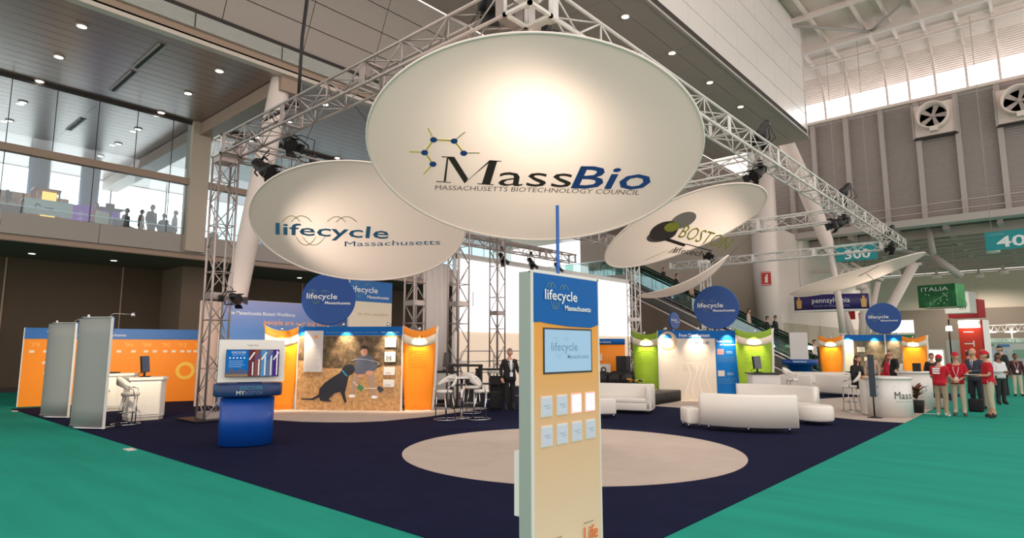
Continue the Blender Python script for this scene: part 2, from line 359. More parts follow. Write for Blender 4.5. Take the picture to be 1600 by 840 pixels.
# leaning tapered columns
def lean(name, pts, rs, m, label): return struct(name, MB().tube(pts, rs, 16), m, label)
lean('column_leaning', [(-21, PX(372,450,-21).y-.55, .02), PX(372,450,-21), PX(440,125,-21), (-21, 10.75, 12.1)], [.36,.36,.36,.36], m_whitep, 'leaning round white column behind the left truss tower')
lean('column_leaning_far', [PY(1196,150,48), PY(1228,222,48), PY(1262,300,48), PY(1292,378,48), PY(1299,400,48), PY(1311,470,48), PY(1317,520,48)], [.5,.55,.62,.45,.2,.22,.22], m_whitep, 'tapered leaning white column behind the right truss')
# ---- low hall beyond the far wall
YB = 86
bw = struct('wall_back', MB().box((-8, YB+.2, 5.2), (40, .3, 10.4)), mat('back_wall_beige', (206,190,174), .8), 'beige back wall of the far hall')
B('lower_band', (-8, YB, PY(1500,482,YB).z/2), (40, .1, PY(1500,482,YB).z), mat('back_wall_brown', (140,124,112), .8), bw)
cf = struct('ceiling_far', MB().box((-8, 70.5, 11.3), (40, 31, .2)), mat('far_ceiling_grey', (150,134,128), .8), 'low grey ceiling of the far hall')
for i in range(7): B('girder', (-8, 57+i*4.4, 10.75), (40, .35, .7), mat('far_girder_grey', (190,172,166), .7), cf); B('pipe', (-8, 58.6+i*4.4, 10.4), (40, .16, .16), m_greyp, cf)
for i in range(5): B('duct', (-12+i*3.2, 70, 10.9), (.3, 30, .5), mat('far_girder_grey', (190,172,166), .7), cf)
for a, b, r in (((1448,345),(1459,402),.22), ((1459,400),(1502,432),.26), ((1392,388),(1459,400),.12)):
    T('strut', [PY(*a, 56), PY(*b, 56)], r, m_greyp, cf, 8)
vb = V((PY(1345,570,56).x, 56, 0))
vcol = struct('column_braced', MB().tube([vb, PY(1345,565,56)], .5, 12), m_whitep, 'white V shaped braced column of the far hall')
for tp, r in (((1428,412),.36), ((1303,440),.3), ((1352,450),.3), ((1372,440),.2)):
    T('strut', [PY(1345, 566, 56), PY(*tp, 56)], r, m_whitep, vcol, 12)
MB().lathe([(.45,0),(.45,.4)], PY(1347,452,56), 16).build('cap', m_whitep, vcol)
for a, b in (((1270,425),(1440,412)), ((1310,408),(1345,440)), ((1330,410),(1380,438)), ((1300,450),(1320,418))): T('strut', [PY(*a, 56), PY(*b, 56)], .12, m_whitep, vcol, 6)
# ---- mezzanine landing behind the screen and its windows
YE = 36.0
ld = struct('trim_12', MB().box((-25.6, 41, 6.6), (8.4, 10, .5)), m_fascia, 'upper landing of the escalator')
lw = struct('wall_landing', MB().box((-27.5, 36.1, 3.2), (12, .25, 6.3)), m_brown2, 'brown wall under the escalator landing')
B('white_band', (-26.6, 35.95, 5.7), (5.2, .1, 1.3), m_fascia, lw); B('dark_opening', (-26.2, 35.95, 1.9), (3.0, .1, 3.8), m_brown, lw)
w4 = struct('window_4', MB().box((-30, 52, 7.0), (18, .2, .2)), m_dark, 'bright window wall behind the escalator landing')
for i in range(6): B('pane', (-37.5+i*3, 51.9, 9.3), (2.94, .05, 4.4), m_dayb, w4); B('mullion', (-36+i*3, 51.8, 9.3), (.12, .1, 4.4), m_greyp, w4)
# ---- downlights, vents
lm_r = MB().lathe([(.165,0),(.165,-.04),(.13,-.04),(.125,0)], n=20).mesh('trim', m_trim); lm_l = MB().lathe([(.0,-.02),(.125,-.02)], n=20).mesh('lens', m_lamp)
def dlight(p, lab, grp, s=1):
    t = thing('downlight', lab, 'light', p, 0, grp); a = link('trim', lm_r, t); b = link('lens', lm_l, t); t.scale = (s,s,s)
    b.location.z = -.015
def dl_row(pts, z, what, grp, sc_=1):
    for i, (px, py) in enumerate(pts): dlight(G(px,py,z), (ORD[i] if i < len(pts)-1 else 'farthest')+' '+what, grp, sc_)
dl_row(((128,40),(92,88),(62,126),(36,159),(15,188)), 11.8, 'round downlight in the leftmost row of the metal plank ceiling', 'leftmost downlight row')
dl_row(((343,110),(294,145),(252,175),(216,201),(185,224),(157,243)), 11.8, 'round downlight in the row above the square beige column', 'second downlight row')
dl_row(((508,162),(452,190),(403,214),(527,246)), 11.8, 'round downlight of the metal ceiling seen through the front truss', 'third downlight row')
dl_row(((977,25),(1050,82),(1109,128),(1157,166),(1198,197)), 16.5, 'round downlight along the right edge of the flat grey soffit', 'soffit downlights', 1.25)
dlight(G(1098,220,16.5), 'lone round downlight of the soffit just right of the big disc', 'soffit downlights', 1.25)
dl_row(((50,395),(178,406),(468,433)), 5.67, 'round downlight under the balcony, counted from the left edge', 'balcony downlights', .9)
for w_, (a, b) in zip(('nearest','middle','farthest'), (((254,70),(212,106)),((209,112),(175,142)),((130,185),(107,203)))):
    p, q = G(*a, 11.79), G(*b, 11.79); t = thing('slot_vent', w_+' long dark slot vent in the metal plank ceiling', 'vent', (p+q)/2, math.atan2(q.y-p.y, q.x-p.x), 'ceiling slot vents'); L_ = (q-p).length
    B('slot', (0,0,0), (L_, .12, .03), m_dark, t)
    for s in (-1,1): B('vent_edge', (0, s*.09, -.01), (L_, .05, .04), m_greyp, t)
# far hall lamps
for w_, (px, py) in zip(('nearest lamp, below the 400 sign','lamp second below the 400 sign','lamp between the 400 sign and the green cube','leftmost lamp, over the tapered braced column','lamp right above the green cube','lamp at the tip of the pale oval sign'), ((1552,394),(1568,427),(1530,433),(1400,428),(1464,434),(1422,412))):
    p = G(px, py, 9.4); t = thing('high_bay_lamp', 'white high bay '+w_, 'light', p, 0, 'far hall high bay lamps')
    MB().lathe([(.0,.0),(.45,0)], n=16).build('lens', m_lamp, t); MB().lathe([(.46,-.02),(.4,.35),(.15,.5),(.08,.9),(0,.9)], n=16).build('shade', m_whitep, t); T('stem', [(0,0,.85),(0,0,1.0)], .03, m_greyp, t); spot(t, (0,0,-.05), (0,0,-5), 1500, 165, (1,.9,.8), .5, .4)
# ================================================================== TRUSSES, LAMPS, FABRIC DISCS
m_truss = mat('aluminium_truss', (182,168,164), .38, .55)
m_trussw = mat('white_truss', (224,218,214), .45, .1)
m_fix = mat('black_fixture', (22,20,22), .45)
m_lens = mat('lamp_lens', (170,180,190), .1, .3)
TM = {}
def truss(label, p0, p1, h=.24, bay=.62, m=m_truss, name='box_truss', r=.025, group='booth trusses'):
    p0, p1 = V(p0), V(p1); L = (p1-p0).length; w = (p1-p0)/L
    a = V((1,0,0)) if abs(w.z) > .9 else w.cross(V((0,0,1))).normalized(); b = w.cross(a).normalized(); a = b.cross(w)
    t = thing(name, label, 'truss', p0, 0, group)
    t.matrix_world = Matrix(((a.x,b.x,w.x,p0.x),(a.y,b.y,w.y,p0.y),(a.z,b.z,w.z,p0.z),(0,0,0,1)))
    n = max(1, round(L/bay)); bl = L/n
    ch = MB().tube([(0,0,0),(0,0,L)], r*1.25, 8).mesh('chord', m)
    for x in (-h,h):
        for y in (-h,h): link('chord', ch, t, (x,y,0))
    k = (round(bl,3), h, m.name)
    if k not in TM: TM[k] = (MB().tube([(h,-h,0),(h,h,bl)], r*.62, 5).mesh('brace', m), MB().tube([(h,h,0),(h,-h,bl)], r*.62, 5).mesh('brace', m), MB().tube([(h,-h,0),(h,h,0)], r*.62, 5).mesh('rung', m),
        MB().box((h,0,0), (.02, 2*h+.05, .16)).mesh('joint_plate', m))
    bA, bB, rg, jp = TM[k]
    for i in range(n):
        for q in range(4):
            o = link('brace', (bA, bB)[(i+q) % 2], t, (0,0,i*bl), q*math.pi/2)
            if i % 2 == 0: link('rung', rg, t, (0,0,i*bl), q*math.pi/2)
    for i in sorted(set([0] + list(range(5, n-1, 5)) + [n])):
        for q in range(4): link('joint_plate', jp, t, (0,0,min(max(i*bl,.08), L-.08)), q*math.pi/2)
    return t
ZT = 7.2
def tower(px_xy, label, z1=ZT, m=m_truss, h=.24):
    t = truss(label, (px_xy[0], px_xy[1], .05), (px_xy[0], px_xy[1], z1), h=h, m=m, name='truss_tower', group='truss towers')
    o = B('base_plate', (0,0,-.01), (2.9*h+.5, 2.9*h+.5, .03), m_fix, t); return t
tower((-16.45, 6.85), 'truss tower at the left front corner of the booth', ZT-.27)
tower(tuple(D(648,500,19.5)[:2]), 'truss tower behind the orange shield panel right of the dog picture', ZT-.1)
tower((-14.55, 13.75), 'truss tower standing just left of the glowing projection screen', ZT-.1)
tower((-17.05, 18.3), 'truss tower in front of the middle of the projection screen', ZT-.1, h=.22)
tower(tuple(D(991,500,29)[:2]), 'white truss tower left of the green display wall', 6.95, m_trussw, .22)
tower(tuple(D(1105,500,33)[:2]), 'far white truss tower behind the big round blue sign', 6.6, m_trussw, .2)
truss('front truss from the left tower to the near corner above the big disc', (-16.45+.3, 6.85, ZT), (-6.05, 6.85, ZT))
truss('long right truss running from the near corner into the hall', (-5.75, 7.15, ZT), (-5.75, 37.2, ZT), bay=.7, m=m_trussw)
truss('left rear truss running back from the left tower', (-16.45, 7.15, ZT), (-16.45, 26.0, ZT), bay=.7)
truss('first cross truss joining the right truss behind the big disc', (-6.05, 17.5, ZT-.1), (-16.1, 17.5, ZT-.1), m=m_trussw)
truss('second cross truss joining the right truss beyond the BOSTON sign', (-6.05, 26.6, ZT-.1), (-15.6, 26.6, ZT-.1), m=m_trussw)
truss('third cross truss at the far end near the 300 sign', (-6.05, 34.5, ZT-.35), (-17.5, 34.5, ZT-.35), m=m_trussw, h=.2)
truss('low lighting truss hung above the projection screen', (-18.2, 16.6, 6.35), (-18.2, 25.2, 6.35), h=.2)
for p, lab in (((-16.45, 6.85), 'corner block on top of the left truss tower'), ((-5.75, 6.85), 'corner block above the big disc')):
    t = thing('corner_block', lab, 'truss', (p[0], p[1], ZT-.26), 0, 'truss corner blocks')
    for x in (-.25,.25):
        for y in (-.25,.25): T('post', [(x,y,0),(x,y,.53)], .03, m_trussw, t)
    for z in (.02,.51):
        for s in (-1,1): B('plate_edge', (0, s*.25, z), (.56,.06,.05), m_trussw, t); B('plate_edge', (s*.25, 0, z), (.06,.56,.05), m_trussw, t)
    B('top_plate', (0,0,.26), (.3,.3,.04), m_trussw, t)
def aim_mat(p, d):
    d = V(d).normalized(); q = d.to_track_quat('-Z', 'Y'); return Matrix.Translation(V(p)) @ q.to_matrix().to_4x4()
def fixture(p, target, label, clamp, s=1.0, power=0, size=45, group='black stage lamps', big=False, color=(1,.86,.72)):
    p = V(p); t = thing('stage_lamp', label, 'lamp', p, 0, group)
    d = (V(target)-p).normalized(); Q = d.to_track_quat('-Z', 'Y').to_matrix().to_4x4()
    def part(name, mb, m, M=Q): o = mb.build(name, m, t); o.matrix_local = M; return o
    part('can', MB().lathe([(0,.3*s),(.09*s,.28*s),(.12*s,.15*s),(.12*s,0),(.16*s,-.12*s),(.16*s,-.3*s),(.145*s,-.3*s)], n=14), m_fix)
    part('lens', MB().lathe([(0,-.27*s),(.145*s,-.27*s)], n=14), m_lens)
    mb = MB()
    for k in range(4):
        a = k*math.pi/2; c, q = math.cos(a), math.sin(a); mb.add([(c*.15*s-q*.1*s, q*.15*s+c*.1*s, -.3*s),(c*.15*s+q*.1*s, q*.15*s-c*.1*s, -.3*s),(c*.24*s+q*.12*s, q*.24*s-c*.12*s, -.46*s),(c*.24*s-q*.12*s, q*.24*s+c*.12*s, -.46*s)], [(0,1,2,3)])
    part('barn_doors', mb, m_fix)
    c = V(clamp)-p; sd = d.cross(c).normalized()*.2*s if d.cross(c).length > .01 else V((.2*s,0,0))
    T('yoke', [sd, sd+c*.55, c*.75, -sd+c*.55, -sd], .02*s, m_fix, t, 6); B('clamp', c*.92, (.12*s,.12*s,.2*s), m_fix, t)
    T('power_cable', [c*.9, c*.6+sd*2, c*.2+sd*1.5, -d*.3*s], .012*s, m_fix, t, 5)
    if power: spot(t, d*.4*s, V(target)-p, power, size, color, .9, .12)
    return t
# ---- fabric discs: an ellipse of stretched cloth on a thin hoop
m_fab = mat('stretched_white_fabric', (238,222,212), .85, trans=.42, bump=.02, bscale=120)
m_fabw = mat('hoop_white', (250,232,224), .5)
class Disc:
    def __init__(s, name, label, Lp, Rp, Tp, depL, depR, depT, k=0, k2=0):
        a, b = D(*Lp, depL), D(*Rp, depR); s.C = (a+b)/2; s.u = (b-a)/2; s.v = D(*Tp, depT)-s.C
        s.n = s.u.cross(s.v).normalized()
        if s.n.dot(CP-s.C) < 0: s.n = -s.n
        s.k, s.k2 = k, k2; s.R = s.u.length
        s.t = thing(name, label, 'hanging sign', s.C, 0, 'oval fabric signs')
        def fn(r, th): return s.pt(r*math.cos(th), r*math.sin(th))-s.C
        mb = MB(); nr, na = 16, 72; vs = [fn(0,0)]; fs = []
        for i in range(1, nr+1):
            for j in range(na): vs.append(fn(i/nr, 2*math.pi*j/na))
        for j in range(na): fs.append((0, 1+j, 1+(j+1) % na))
        for i in range(nr-1):
            for j in range(na): fs.append((1+i*na+j, 1+(i+1)*na+j, 1+(i+1)*na+(j+1) % na, 1+i*na+(j+1) % na))
        mb.add(vs, fs, True); mb.build('fabric_face', m_fab, s.t)
        MB().tube([fn(1.0, 2*math.pi*j/96) for j in range(96)], .022, 8, close=True).build('hoop', m_fabw, s.t)
    def bend(s, a, b): return s.n*(s.R*(s.k*(a*a-.5)+s.k2*(b*b-.5)))
    def pt(s, a, b): return s.C+s.u*a+s.v*b+s.bend(a, b)
    def hit(s, x, y): return PL(x, y, s.C, s.n)
    def lift(s, p, e=.02):
        d = p-s.C; uu, uv, vv = s.u.dot(s.u), s.u.dot(s.v), s.v.dot(s.v); du, dv = d.dot(s.u), d.dot(s.v); q = uu*vv-uv*uv
        a, b = (du*vv-dv*uv)/q, (dv*uu-du*uv)/q; return s.pt(a, b)+s.n*e-s.C
    def text(s, st, p0, pr, pu, m, name='lettering', **kw):
        mb = MB(); text_to(mb, st, s.hit(*p0), s.hit(*pr), s.hit(*pu), fn=s.lift, **kw); return mb.build(name, m, s.t)
    def poly(s, pts, m, name='printed_mark', e=.02):
        return MB().add([s.lift(s.hit(*p), e) for p in pts], [tuple(range(len(pts)))]).build(name, m, s.t)
    def line(s, pts, w, m, name='printed_mark', e=.02):
        mb = MB()
        for a, b in zip(pts, pts[1:]):
            dx, dy = b[0]-a[0], b[1]-a[1]; L = math.hypot(dx, dy) or 1; nx, ny = -dy/L*w/2, dx/L*w/2
            mb.add([s.lift(s.hit(*p), e) for p in ((a[0]+nx,a[1]+ny),(b[0]+nx,b[1]+ny),(b[0]-nx,b[1]-ny),(a[0]-nx,a[1]-ny))], [(0,1,2,3)])
        return mb.build(name, m, s.t)
    def oval(s, c, a, b, rot, m, name='printed_mark', e=.02, n=28):
        cr, sr = math.cos(rot), math.sin(rot); return s.poly([(c[0]+a*math.cos(q)*cr-b*math.sin(q)*sr, c[1]+a*math.cos(q)*sr+b*math.sin(q)*cr) for q in [2*math.pi*i/n for i in range(n)]], m, name, e)
    def cables(s, *anchors):
        for th, a in anchors:
            p = s.pt(math.cos(th), math.sin(th))-s.C; T('cable', [p, V(a)-s.C], .006, m_fix, s.t, 4)
m_ink = mat('brown_black_ink', (58,48,44), .7); m_inkb = mat('blue_ink', (34,78,150), .7); m_inkg = mat('grey_ink', (110,100,96), .7)
m_inky = mat('yellow_ink', (226,208,80), .7); m_inkl = mat('pale_olive_ink', (196,190,150), .7); m_inkt = mat('teal_blue_ink', (62,118,158), .7)
m_inko = mat('olive_yellow_ink', (178,172,66), .7); m_inkd = mat('mauve_grey_ink', (112,98,98), .7); m_inkdd = mat('dark_plum_ink', (82,66,66), .7)
# lifecycle logo arches: thin parabolas over and under the word
def arches(line, x, y, w, h, m, lw=1.0):
    """line(pts, width, material); two pairs of small arches above, one deep one below"""
    def par(x0, x1, yb, yt): return [(x0+(x1-x0)*i/8, yb+(yt-yb)*(1-(2*i/8-1)**2)) for i in range(9)]
    for a, b, yb, yt in ((.06,.22,-.78,-1.15),(.14,.32,-.78,-1.15),(.46,.62,-.78,-1.1),(.54,.72,-.78,-1.1),(.18,.36,.1,.62),(.24,.44,.1,.62)):
        line(par(x+w*a, x+w*b, y+h*yb, y+h*yt), lw, m)
# 1. the big one
d1 = Disc('oval_fabric_sign', 'largest oval white fabric sign, with the MassBio molecule logo', (574,223), (1095,245), (842,51), 9.7, 9.2, 8.2)
def q_(x, y): return (660+x/4.21, 180+y/4.21)
for pl in (((165,268),(212,270),(302,412),(278,443)), ((162,275),(173,275),(156,431),(141,431)), ((441,292),(455,294),(287,430),(278,443)), ((440,294),(493,297),(447,449),(392,445)),
           ((127,265),(212,269),(211,276),(127,271)), ((443,290),(522,296),(521,301),(443,296)), ((93,427),(190,435),(189,440),(93,433)), ((362,442),(470,449),(469,455),(362,448))):
    d1.poly([q_(*p) for p in pl], m_ink, 'letter_stroke')
d1.text('ass', (778,288.5), (891,291.5), (783,256), m_ink)
d1.text('Bio', (892,292.5), (1010,294.5), (908,258), m_inkb, bold=.012)
d1.text('MASSACHUSETTS BIOTECHNOLOGY COUNCIL', (680,295), (998,303), (681,288), m_inkg)
nod = [(664,237),(678,217),(710,219),(725,238),(677,255)]
for a, b in ((nod[0],nod[1]),(nod[1],nod[2]),(nod[2],nod[3]),(nod[0],nod[4])): d1.line([a,b], 2.4, m_inky, 'molecule_bond', .018)
for a, b in ((nod[0],(640,236)),(nod[1],(669,199)),(nod[2],(727,205)),(nod[3],(750,238)),(nod[4],(662,271))): d1.line([a,((a[0]+b[0])/2,(a[1]+b[1])/2),b], 1.8, m_inky if b[0] < 700 else m_inkl, 'molecule_bond', .018)
for c in nod: d1.oval(c, 5.5, 4.2, 0, m_inkb, 'molecule_atom', .026)
d1.cables((1.2,(-5.75,7.4,ZT-.24)),(1.9,(-6.3,6.85,ZT-.24)))
# 2. lifecycle
d2 = Disc('oval_fabric_sign', 'oval white fabric sign printed lifecycle Massachusetts, left of the biggest', (391,344), (727,358), (548,251), 14.2, 13.9, 13.0)
d2.text('lifecycle', (431,365), (607,372), (431,347), m_inkt, bold=.012)
d2.text('Massachusetts', (539,384), (688,381), (539,376), m_inkt)
arches(lambda p, w_, m: d2.line(p, w_, m), 431, 366, 176, 26, m_inkl, 1.3)
d2.cables((1.1,(-10.8,7.09,ZT-.24)),(2.1,(-12.4,7.09,ZT-.24)))
# 3. Boston lifetech
d3 = Disc('oval_fabric_sign', 'tilted oval fabric sign with overlapping grey ovals and BOSTON', (945,402), (1197,305), (1063,310), 15.6, 14.2, 14.2, .06)
d3.oval((1038,362), 24, 13.5, -.35, m_inkdd, e=.02); d3.oval((1068,346), 22, 11, -.42, mat('pale_mauve_ink', (168,152,148), .7), e=.015); d3.oval((1034,369), 24, 9.5, -.22, m_inkd, e=.017); d3.oval((1050,356), 12, 7, -.2, m_inko, e=.028)
d3.text('BOSTON', (1059,372), (1134,391), (1072,352), m_inko, shear=.05)
d3.poly([(1043,373),(1073,383),(1069,387),(1039,377)], m_ink); d3.line([(1073,383),(1113,393)], 1.6, m_ink)
d3.text('lifetech', (1052,396), (1098,402), (1057,387), m_ink)
for i in range(4): d3.line([(1062-i*3,390),(1053-i*3,397)], .8, m_ink)
d3.line([(1008,407),(1044,392)], .7, m_inkl)
d3.cables((.6,(-5.99,15.2,ZT-.24)),(1.8,(-5.99,13.4,ZT-.24)))
# 4. thin curved one seen nearly edge on, 5. right-hand one
d4 = Disc('oval_fabric_sign', 'curved fabric sign seen nearly edge-on beside the white truss tower', (1000,470), (1142,407), (1067,432), 22.5, 21.5, 20.4, -.22)
d4.cables((.0,(-9.2,26.36,ZT-.34)),(3.14,(-11,17.74,ZT-.34)))
d5 = Disc('oval_fabric_sign', 'pale oval fabric sign rising to the right above the pennsylvania banner', (1236,461), (1446,400), (1352,415), 28.0, 26.5, 26.2, -.06)
for a, b in (((1340,428),(1372,412)),((1352,424),(1366,436))): d5.line([a,b], 1.0, m_inkg)
d5.cables((.0,(-5.51,31,ZT-.24)),(1.6,(-5.51,29,ZT-.24)))
# ---- stage lamps; those that light the discs carry their own light
fixture(D(410,262,16.2), d2.C+V((.2,.3,-.4)), 'black stage lamp hanging below the left rear truss corner', (-16.2, 7.6, ZT-.28), 1.25, 900, 60)
fixture(D(450,220,17.6), d2.C, 'black stage lamp clamped on top of the left rear truss', (-16.3, 9.4, ZT+.24), 1.2)
fixture((-5.75, 7.45, ZT-.55), d1.C+V((-.1,-.1,-.3)), 'black stage lamp under the near corner block above the big disc', (-5.75, 7.3, ZT-.25), 1.0, 230, 150)
fixture((-6.6, 6.9, ZT+.62), (-9, 9, 3), 'large black stage lamp on top of the near corner of the truss', (-6.5, 6.85, ZT+.26), 1.3)
fixture((-5.75, 17.2, ZT+.75), (-8, 14, 1), 'black stage lamp on top of the right truss at the first cross truss', (-5.75, 17.3, ZT+.25), 1.05)
fixture((-5.85, 17.0, ZT-.5), d3.C+V((0,.3,0)), 'black stage lamp under the right truss at the first cross truss', (-5.8, 17.0, ZT-.25), 1.0, 700, 60)
fixture((-5.75, 26.2, ZT+.8), (-9, 20, 1), 'black stage lamp on top of the right truss at the second cross truss', (-5.75, 26.3, ZT+.25), 1.15)
fixture((-5.9, 26.0, ZT-.5), d4.C, 'black stage lamp under the right truss at the second cross truss', (-5.8, 26.0, ZT-.25), 1.2, 700, 40)
fixture((-5.75, 34.6, ZT+.4), (-9, 30, 1), 'black stage lamp near the far end of the right truss', (-5.75, 34.4, ZT+.2), 1.1)
fixture((-5.6, 34.2, ZT-.5), d5.C, 'black stage lamp hung under the far end of the right truss', (-5.65, 34.2, ZT-.25), 1.0, 1200, 50)
fixture(D(367,465,15.8), (-19, 10, 2.5), 'black stage lamp clamped to the side of the left truss tower', (-16.2, 6.8, 3.1), .85, 250, 70)
fixture(PY(1108,398,34.3), (-12, 25, 3), 'small black stage lamp hanging beyond the curved fabric sign', (PY(1108,398,34.3).x, 34.35, ZT-.55), 1.2)
# rigging cables to the roof
for px, y_, lab in ((458, 6.85, 'black rigging cables rising from the front truss'),):
    p = G(455, 162, ZT+.2); t = thing('rigging_cable', lab, 'cable', (p.x, 6.85, ZT+.25))
    for k in range(3): T('strand', [(.03*k,0,0), (.04*k,.02,1.6), (.3+.14*k, .4, 9.0)], .022, m_fix, t, 5)
    T('loop', [(.0,0,.0),(-.25,0,.1),(-.6,0,.02),(-1.6,0,.02)], .05, m_fix, t, 6)
# ================================================================== BOOTH FURNITURE AND DISPLAYS
def gp(px, dep, z=0):
    s = ((z-H)/dep-FW.z)/UP.z; return CP+(FW+RT*((px-800)/F)+UP*s)*dep
def face(p, turn=0): return math.atan2(CP.y-p[1], CP.x-p[0])+math.pi/2+turn
m_wht = mat('white_laminate', (232,228,224), .35); m_leather = mat('white_leather', (236,230,222), .42, bump=.06, bscale=30)
m_chrome = mat('chrome', (205,205,208), .12, 1); m_blue = mat('booth_blue', (0,98,178), .6, spec=.25); m_dblue = mat('pod_blue', (12,72,150), .4)
m_navyblue = mat('pod_navy', (18,52,104), .4); m_orange = mat('booth_orange', (255,146,10), .5); m_lime = mat('booth_green', (140,176,38), .5)
m_cream = mat('cream_print', (240,226,204), .6); m_grayp = mat('grey_banner_back', (148,152,150), .55, bump=.05, bscale=15)
m_wtxt = mat('white_print', (240,242,244), .6); m_gtxt = mat('olive_line_print', (140,170,110), .6); m_ltxt = mat('pale_blue_print', (150,180,205), .6)
m_screenb = mat('dark_bezel', (30,30,34), .3)
def vgrad(name, stops, z0, z1, rough=.5):
    """printed colour gradient along object z"""
    if name in MC: return MC[name]
    m = mat(name, stops[0][1], rough); nt = m.node_tree; N = nt.nodes; L = nt.links
    tc = N.new('ShaderNodeTexCoord'); sp = N.new('ShaderNodeSeparateXYZ'); mr = N.new('ShaderNodeMapRange'); cr = N.new('ShaderNodeValToRGB')
    mr.inputs[1].default_value = z0; mr.inputs[2].default_value = z1
    L.new(tc.outputs['Object'], sp.inputs[0]); L.new(sp.outputs[2], mr.inputs[0]); L.new(mr.outputs[0], cr.inputs[0]); L.new(cr.outputs[0], N['Principled BSDF'].inputs['Base Color'])
    while len(cr.color_ramp.elements) < len(stops): cr.color_ramp.elements.new(.5)
    for e, (p, c) in zip(cr.color_ramp.elements, stops): e.position = p; e.color = (*lin(c), 1)
    return m
class Face:
    """a printed plane in a thing's local frame: lower-left corner o, unit axes right/up, outward normal"""
    def __init__(s, t, o, r, u=(0,0,1)): s.t, s.o, s.r, s.u = t, V(o), V(r).normalized(), V(u).normalized(); s.n = s.r.cross(s.u)
    def p(s, a, b, e=.004): return s.o+s.r*a+s.u*b+s.n*e
    def rect(s, a0, b0, a1, b1, m, name, e=.004, th=.004):
        vs = [s.p(a, b, k) for k in (e-th, e) for a, b in ((a0,b0),(a1,b0),(a1,b1),(a0,b1))]
        return MB().add(vs, [(3,2,1,0),(4,5,6,7),(0,1,5,4),(1,2,6,5),(2,3,7,6),(3,0,4,7)]).build(name, m, s.t)
    def text(s, st, a, b, wd, h, m, e=.016, name='lettering', **k): return lettering(st, s.p(a,b,e), s.p(a+wd,b,e), s.p(a,b+h,e), m, s.t, name=name, **k)
    def poly(s, pts, m, name, e=.006): return MB().add([s.p(a,b,e) for a,b in pts], [tuple(range(len(pts)))]).build(name, m, s.t)
    def line(s, pts, w, m, name='printed_line', e=.014):
        mb = MB()
        for a, b in zip(pts, pts[1:]):
            dx, dy = b[0]-a[0], b[1]-a[1]; L = math.hypot(dx,dy) or 1; nx, ny = -dy/L*w/2, dx/L*w/2
            mb.add([s.p(*q, e) for q in ((a[0]+nx,a[1]+ny),(a[0]-nx,a[1]-ny),(b[0]-nx,b[1]-ny),(b[0]+nx,b[1]+ny))], [(0,1,2,3)])
        return mb.build(name, m, s.t)
    def oval(s, c, a, b, m, name, e=.006, n=24, ri=0):
        mb = MB(); P = [(c[0]+a*math.cos(2*math.pi*i/n), c[1]+b*math.sin(2*math.pi*i/n)) for i in range(n)]
        if not ri: return s.poly(P, m, name, e)
        Q = [(c[0]+a*ri*math.cos(2*math.pi*i/n), c[1]+b*ri*math.sin(2*math.pi*i/n)) for i in range(n)]
        mb.add([s.p(*q, e) for q in P+Q], [(i,(i+1)%n,n+(i+1)%n,n+i) for i in range(n)]); return mb.build(name, m, s.t)
    def rows(s, a, b, wd, n, dz, m, w=.012, e=.006):
        mb = MB()
        for i in range(n):
            ww = wd*(.75+.25*random.random()); y = b-i*dz
            mb.add([s.p(*q, e) for q in ((a,y),(a+ww,y),(a+ww,y+w),(a,y+w))], [(0,1,2,3)])
        return mb.build('text_rows', m, s.t)
    def logo(s, a, b, wd, m=None, m2=None):
        """lifecycle Massachusetts with its thin arches; (a,b) baseline start, wd width of the first word"""
        m = m or m_wtxt; m2 = m2 or m_gtxt; h = wd*.185
        s.text('lifecycle', a, b, wd, h, m, bold=.012); s.text('Massachusetts', a+wd*.6, b-h*.95, wd*.85, h*.5, m, bold=.02)
        arches(lambda p, w_, mm: s.line([(x, 2*b-y) for x, y in p], w_, mm), a, b, wd, h*1.45, m2, wd*.008)
def arm_lamp(t, top, out, power=14, size=78, drop=.12, tgt=None):
    power *= 11
    """little lamp on an arm over a panel; local coordinates of t"""
    top = V(top); o = V(out); tip = top+o+V((0,0,.06)); T('lamp_arm', [top-o*.2, top+V((0,0,.07)), tip], .008, m_chrome, t, 5)
    h = MB().lathe([(0,.05),(.03,.05),(.05,-.04),(.045,-.045)], n=12).build('lamp_head', m_chrome, t); h.location = tip
    MB().lathe([(0,-.03),(.042,-.03)], tip, 12).build('lamp_lens', m_lamp, t)
    return spot(t, tip+V((0,0,-.05)), tgt if tgt is not None else top-V((0,0,.6))-o*.1, power, size, (1,.82,.55), .9, .03)

# ---- the near touch-screen kiosk
HK = 2.5; SK = 2.42/2.5; k0 = G(828, 421, HK*SK); k1 = G(929, 437, HK*SK); wk = (k1.y-k0.y)/SK
kt = thing('touch_kiosk', 'tall blue and peach touch-screen kiosk in the foreground', 'kiosk', (k0.x, k0.y, 0)); kt.scale = (SK, SK, SK)
B('body', (-.06, wk/2, HK/2), (.12, wk, HK-.02), mat('kiosk_grey_green', (158,170,164), .5), kt)
B('edge_frame', (.003, .014, HK/2), (.03, .02, HK), m_wht, kt); B('edge_frame', (.0, wk-.01, HK/2), (.03, .02, HK), m_wht, kt); B('edge_frame', (0, wk/2, HK-.01), (.03, wk, .02), m_wht, kt)
kf = Face(kt, (.012, .02, 0), (0,1,0)); W_ = wk-.04
hz_ = [.0]
kf.poly([(0,2.075),(W_*.1,2.08),(W_*.2,2.07),(W_*.5,2.052),(W_*.86,2.048),(W_*.93,2.062),(W_,2.08),(W_,HK-.02),(0,HK-.02)], m_blue, 'header_print', .006)
kf.rect(0, .05, W_, 2.1, vgrad('peach_fade_print', [(0,(240,214,184)),(.22,(236,206,176)),(.55,(232,190,150)),(.8,(240,172,92)),(1,(244,160,52))], .05, 2.1), 'front_print', .002)
kf.logo(W_*.15, 2.27, W_*.49)
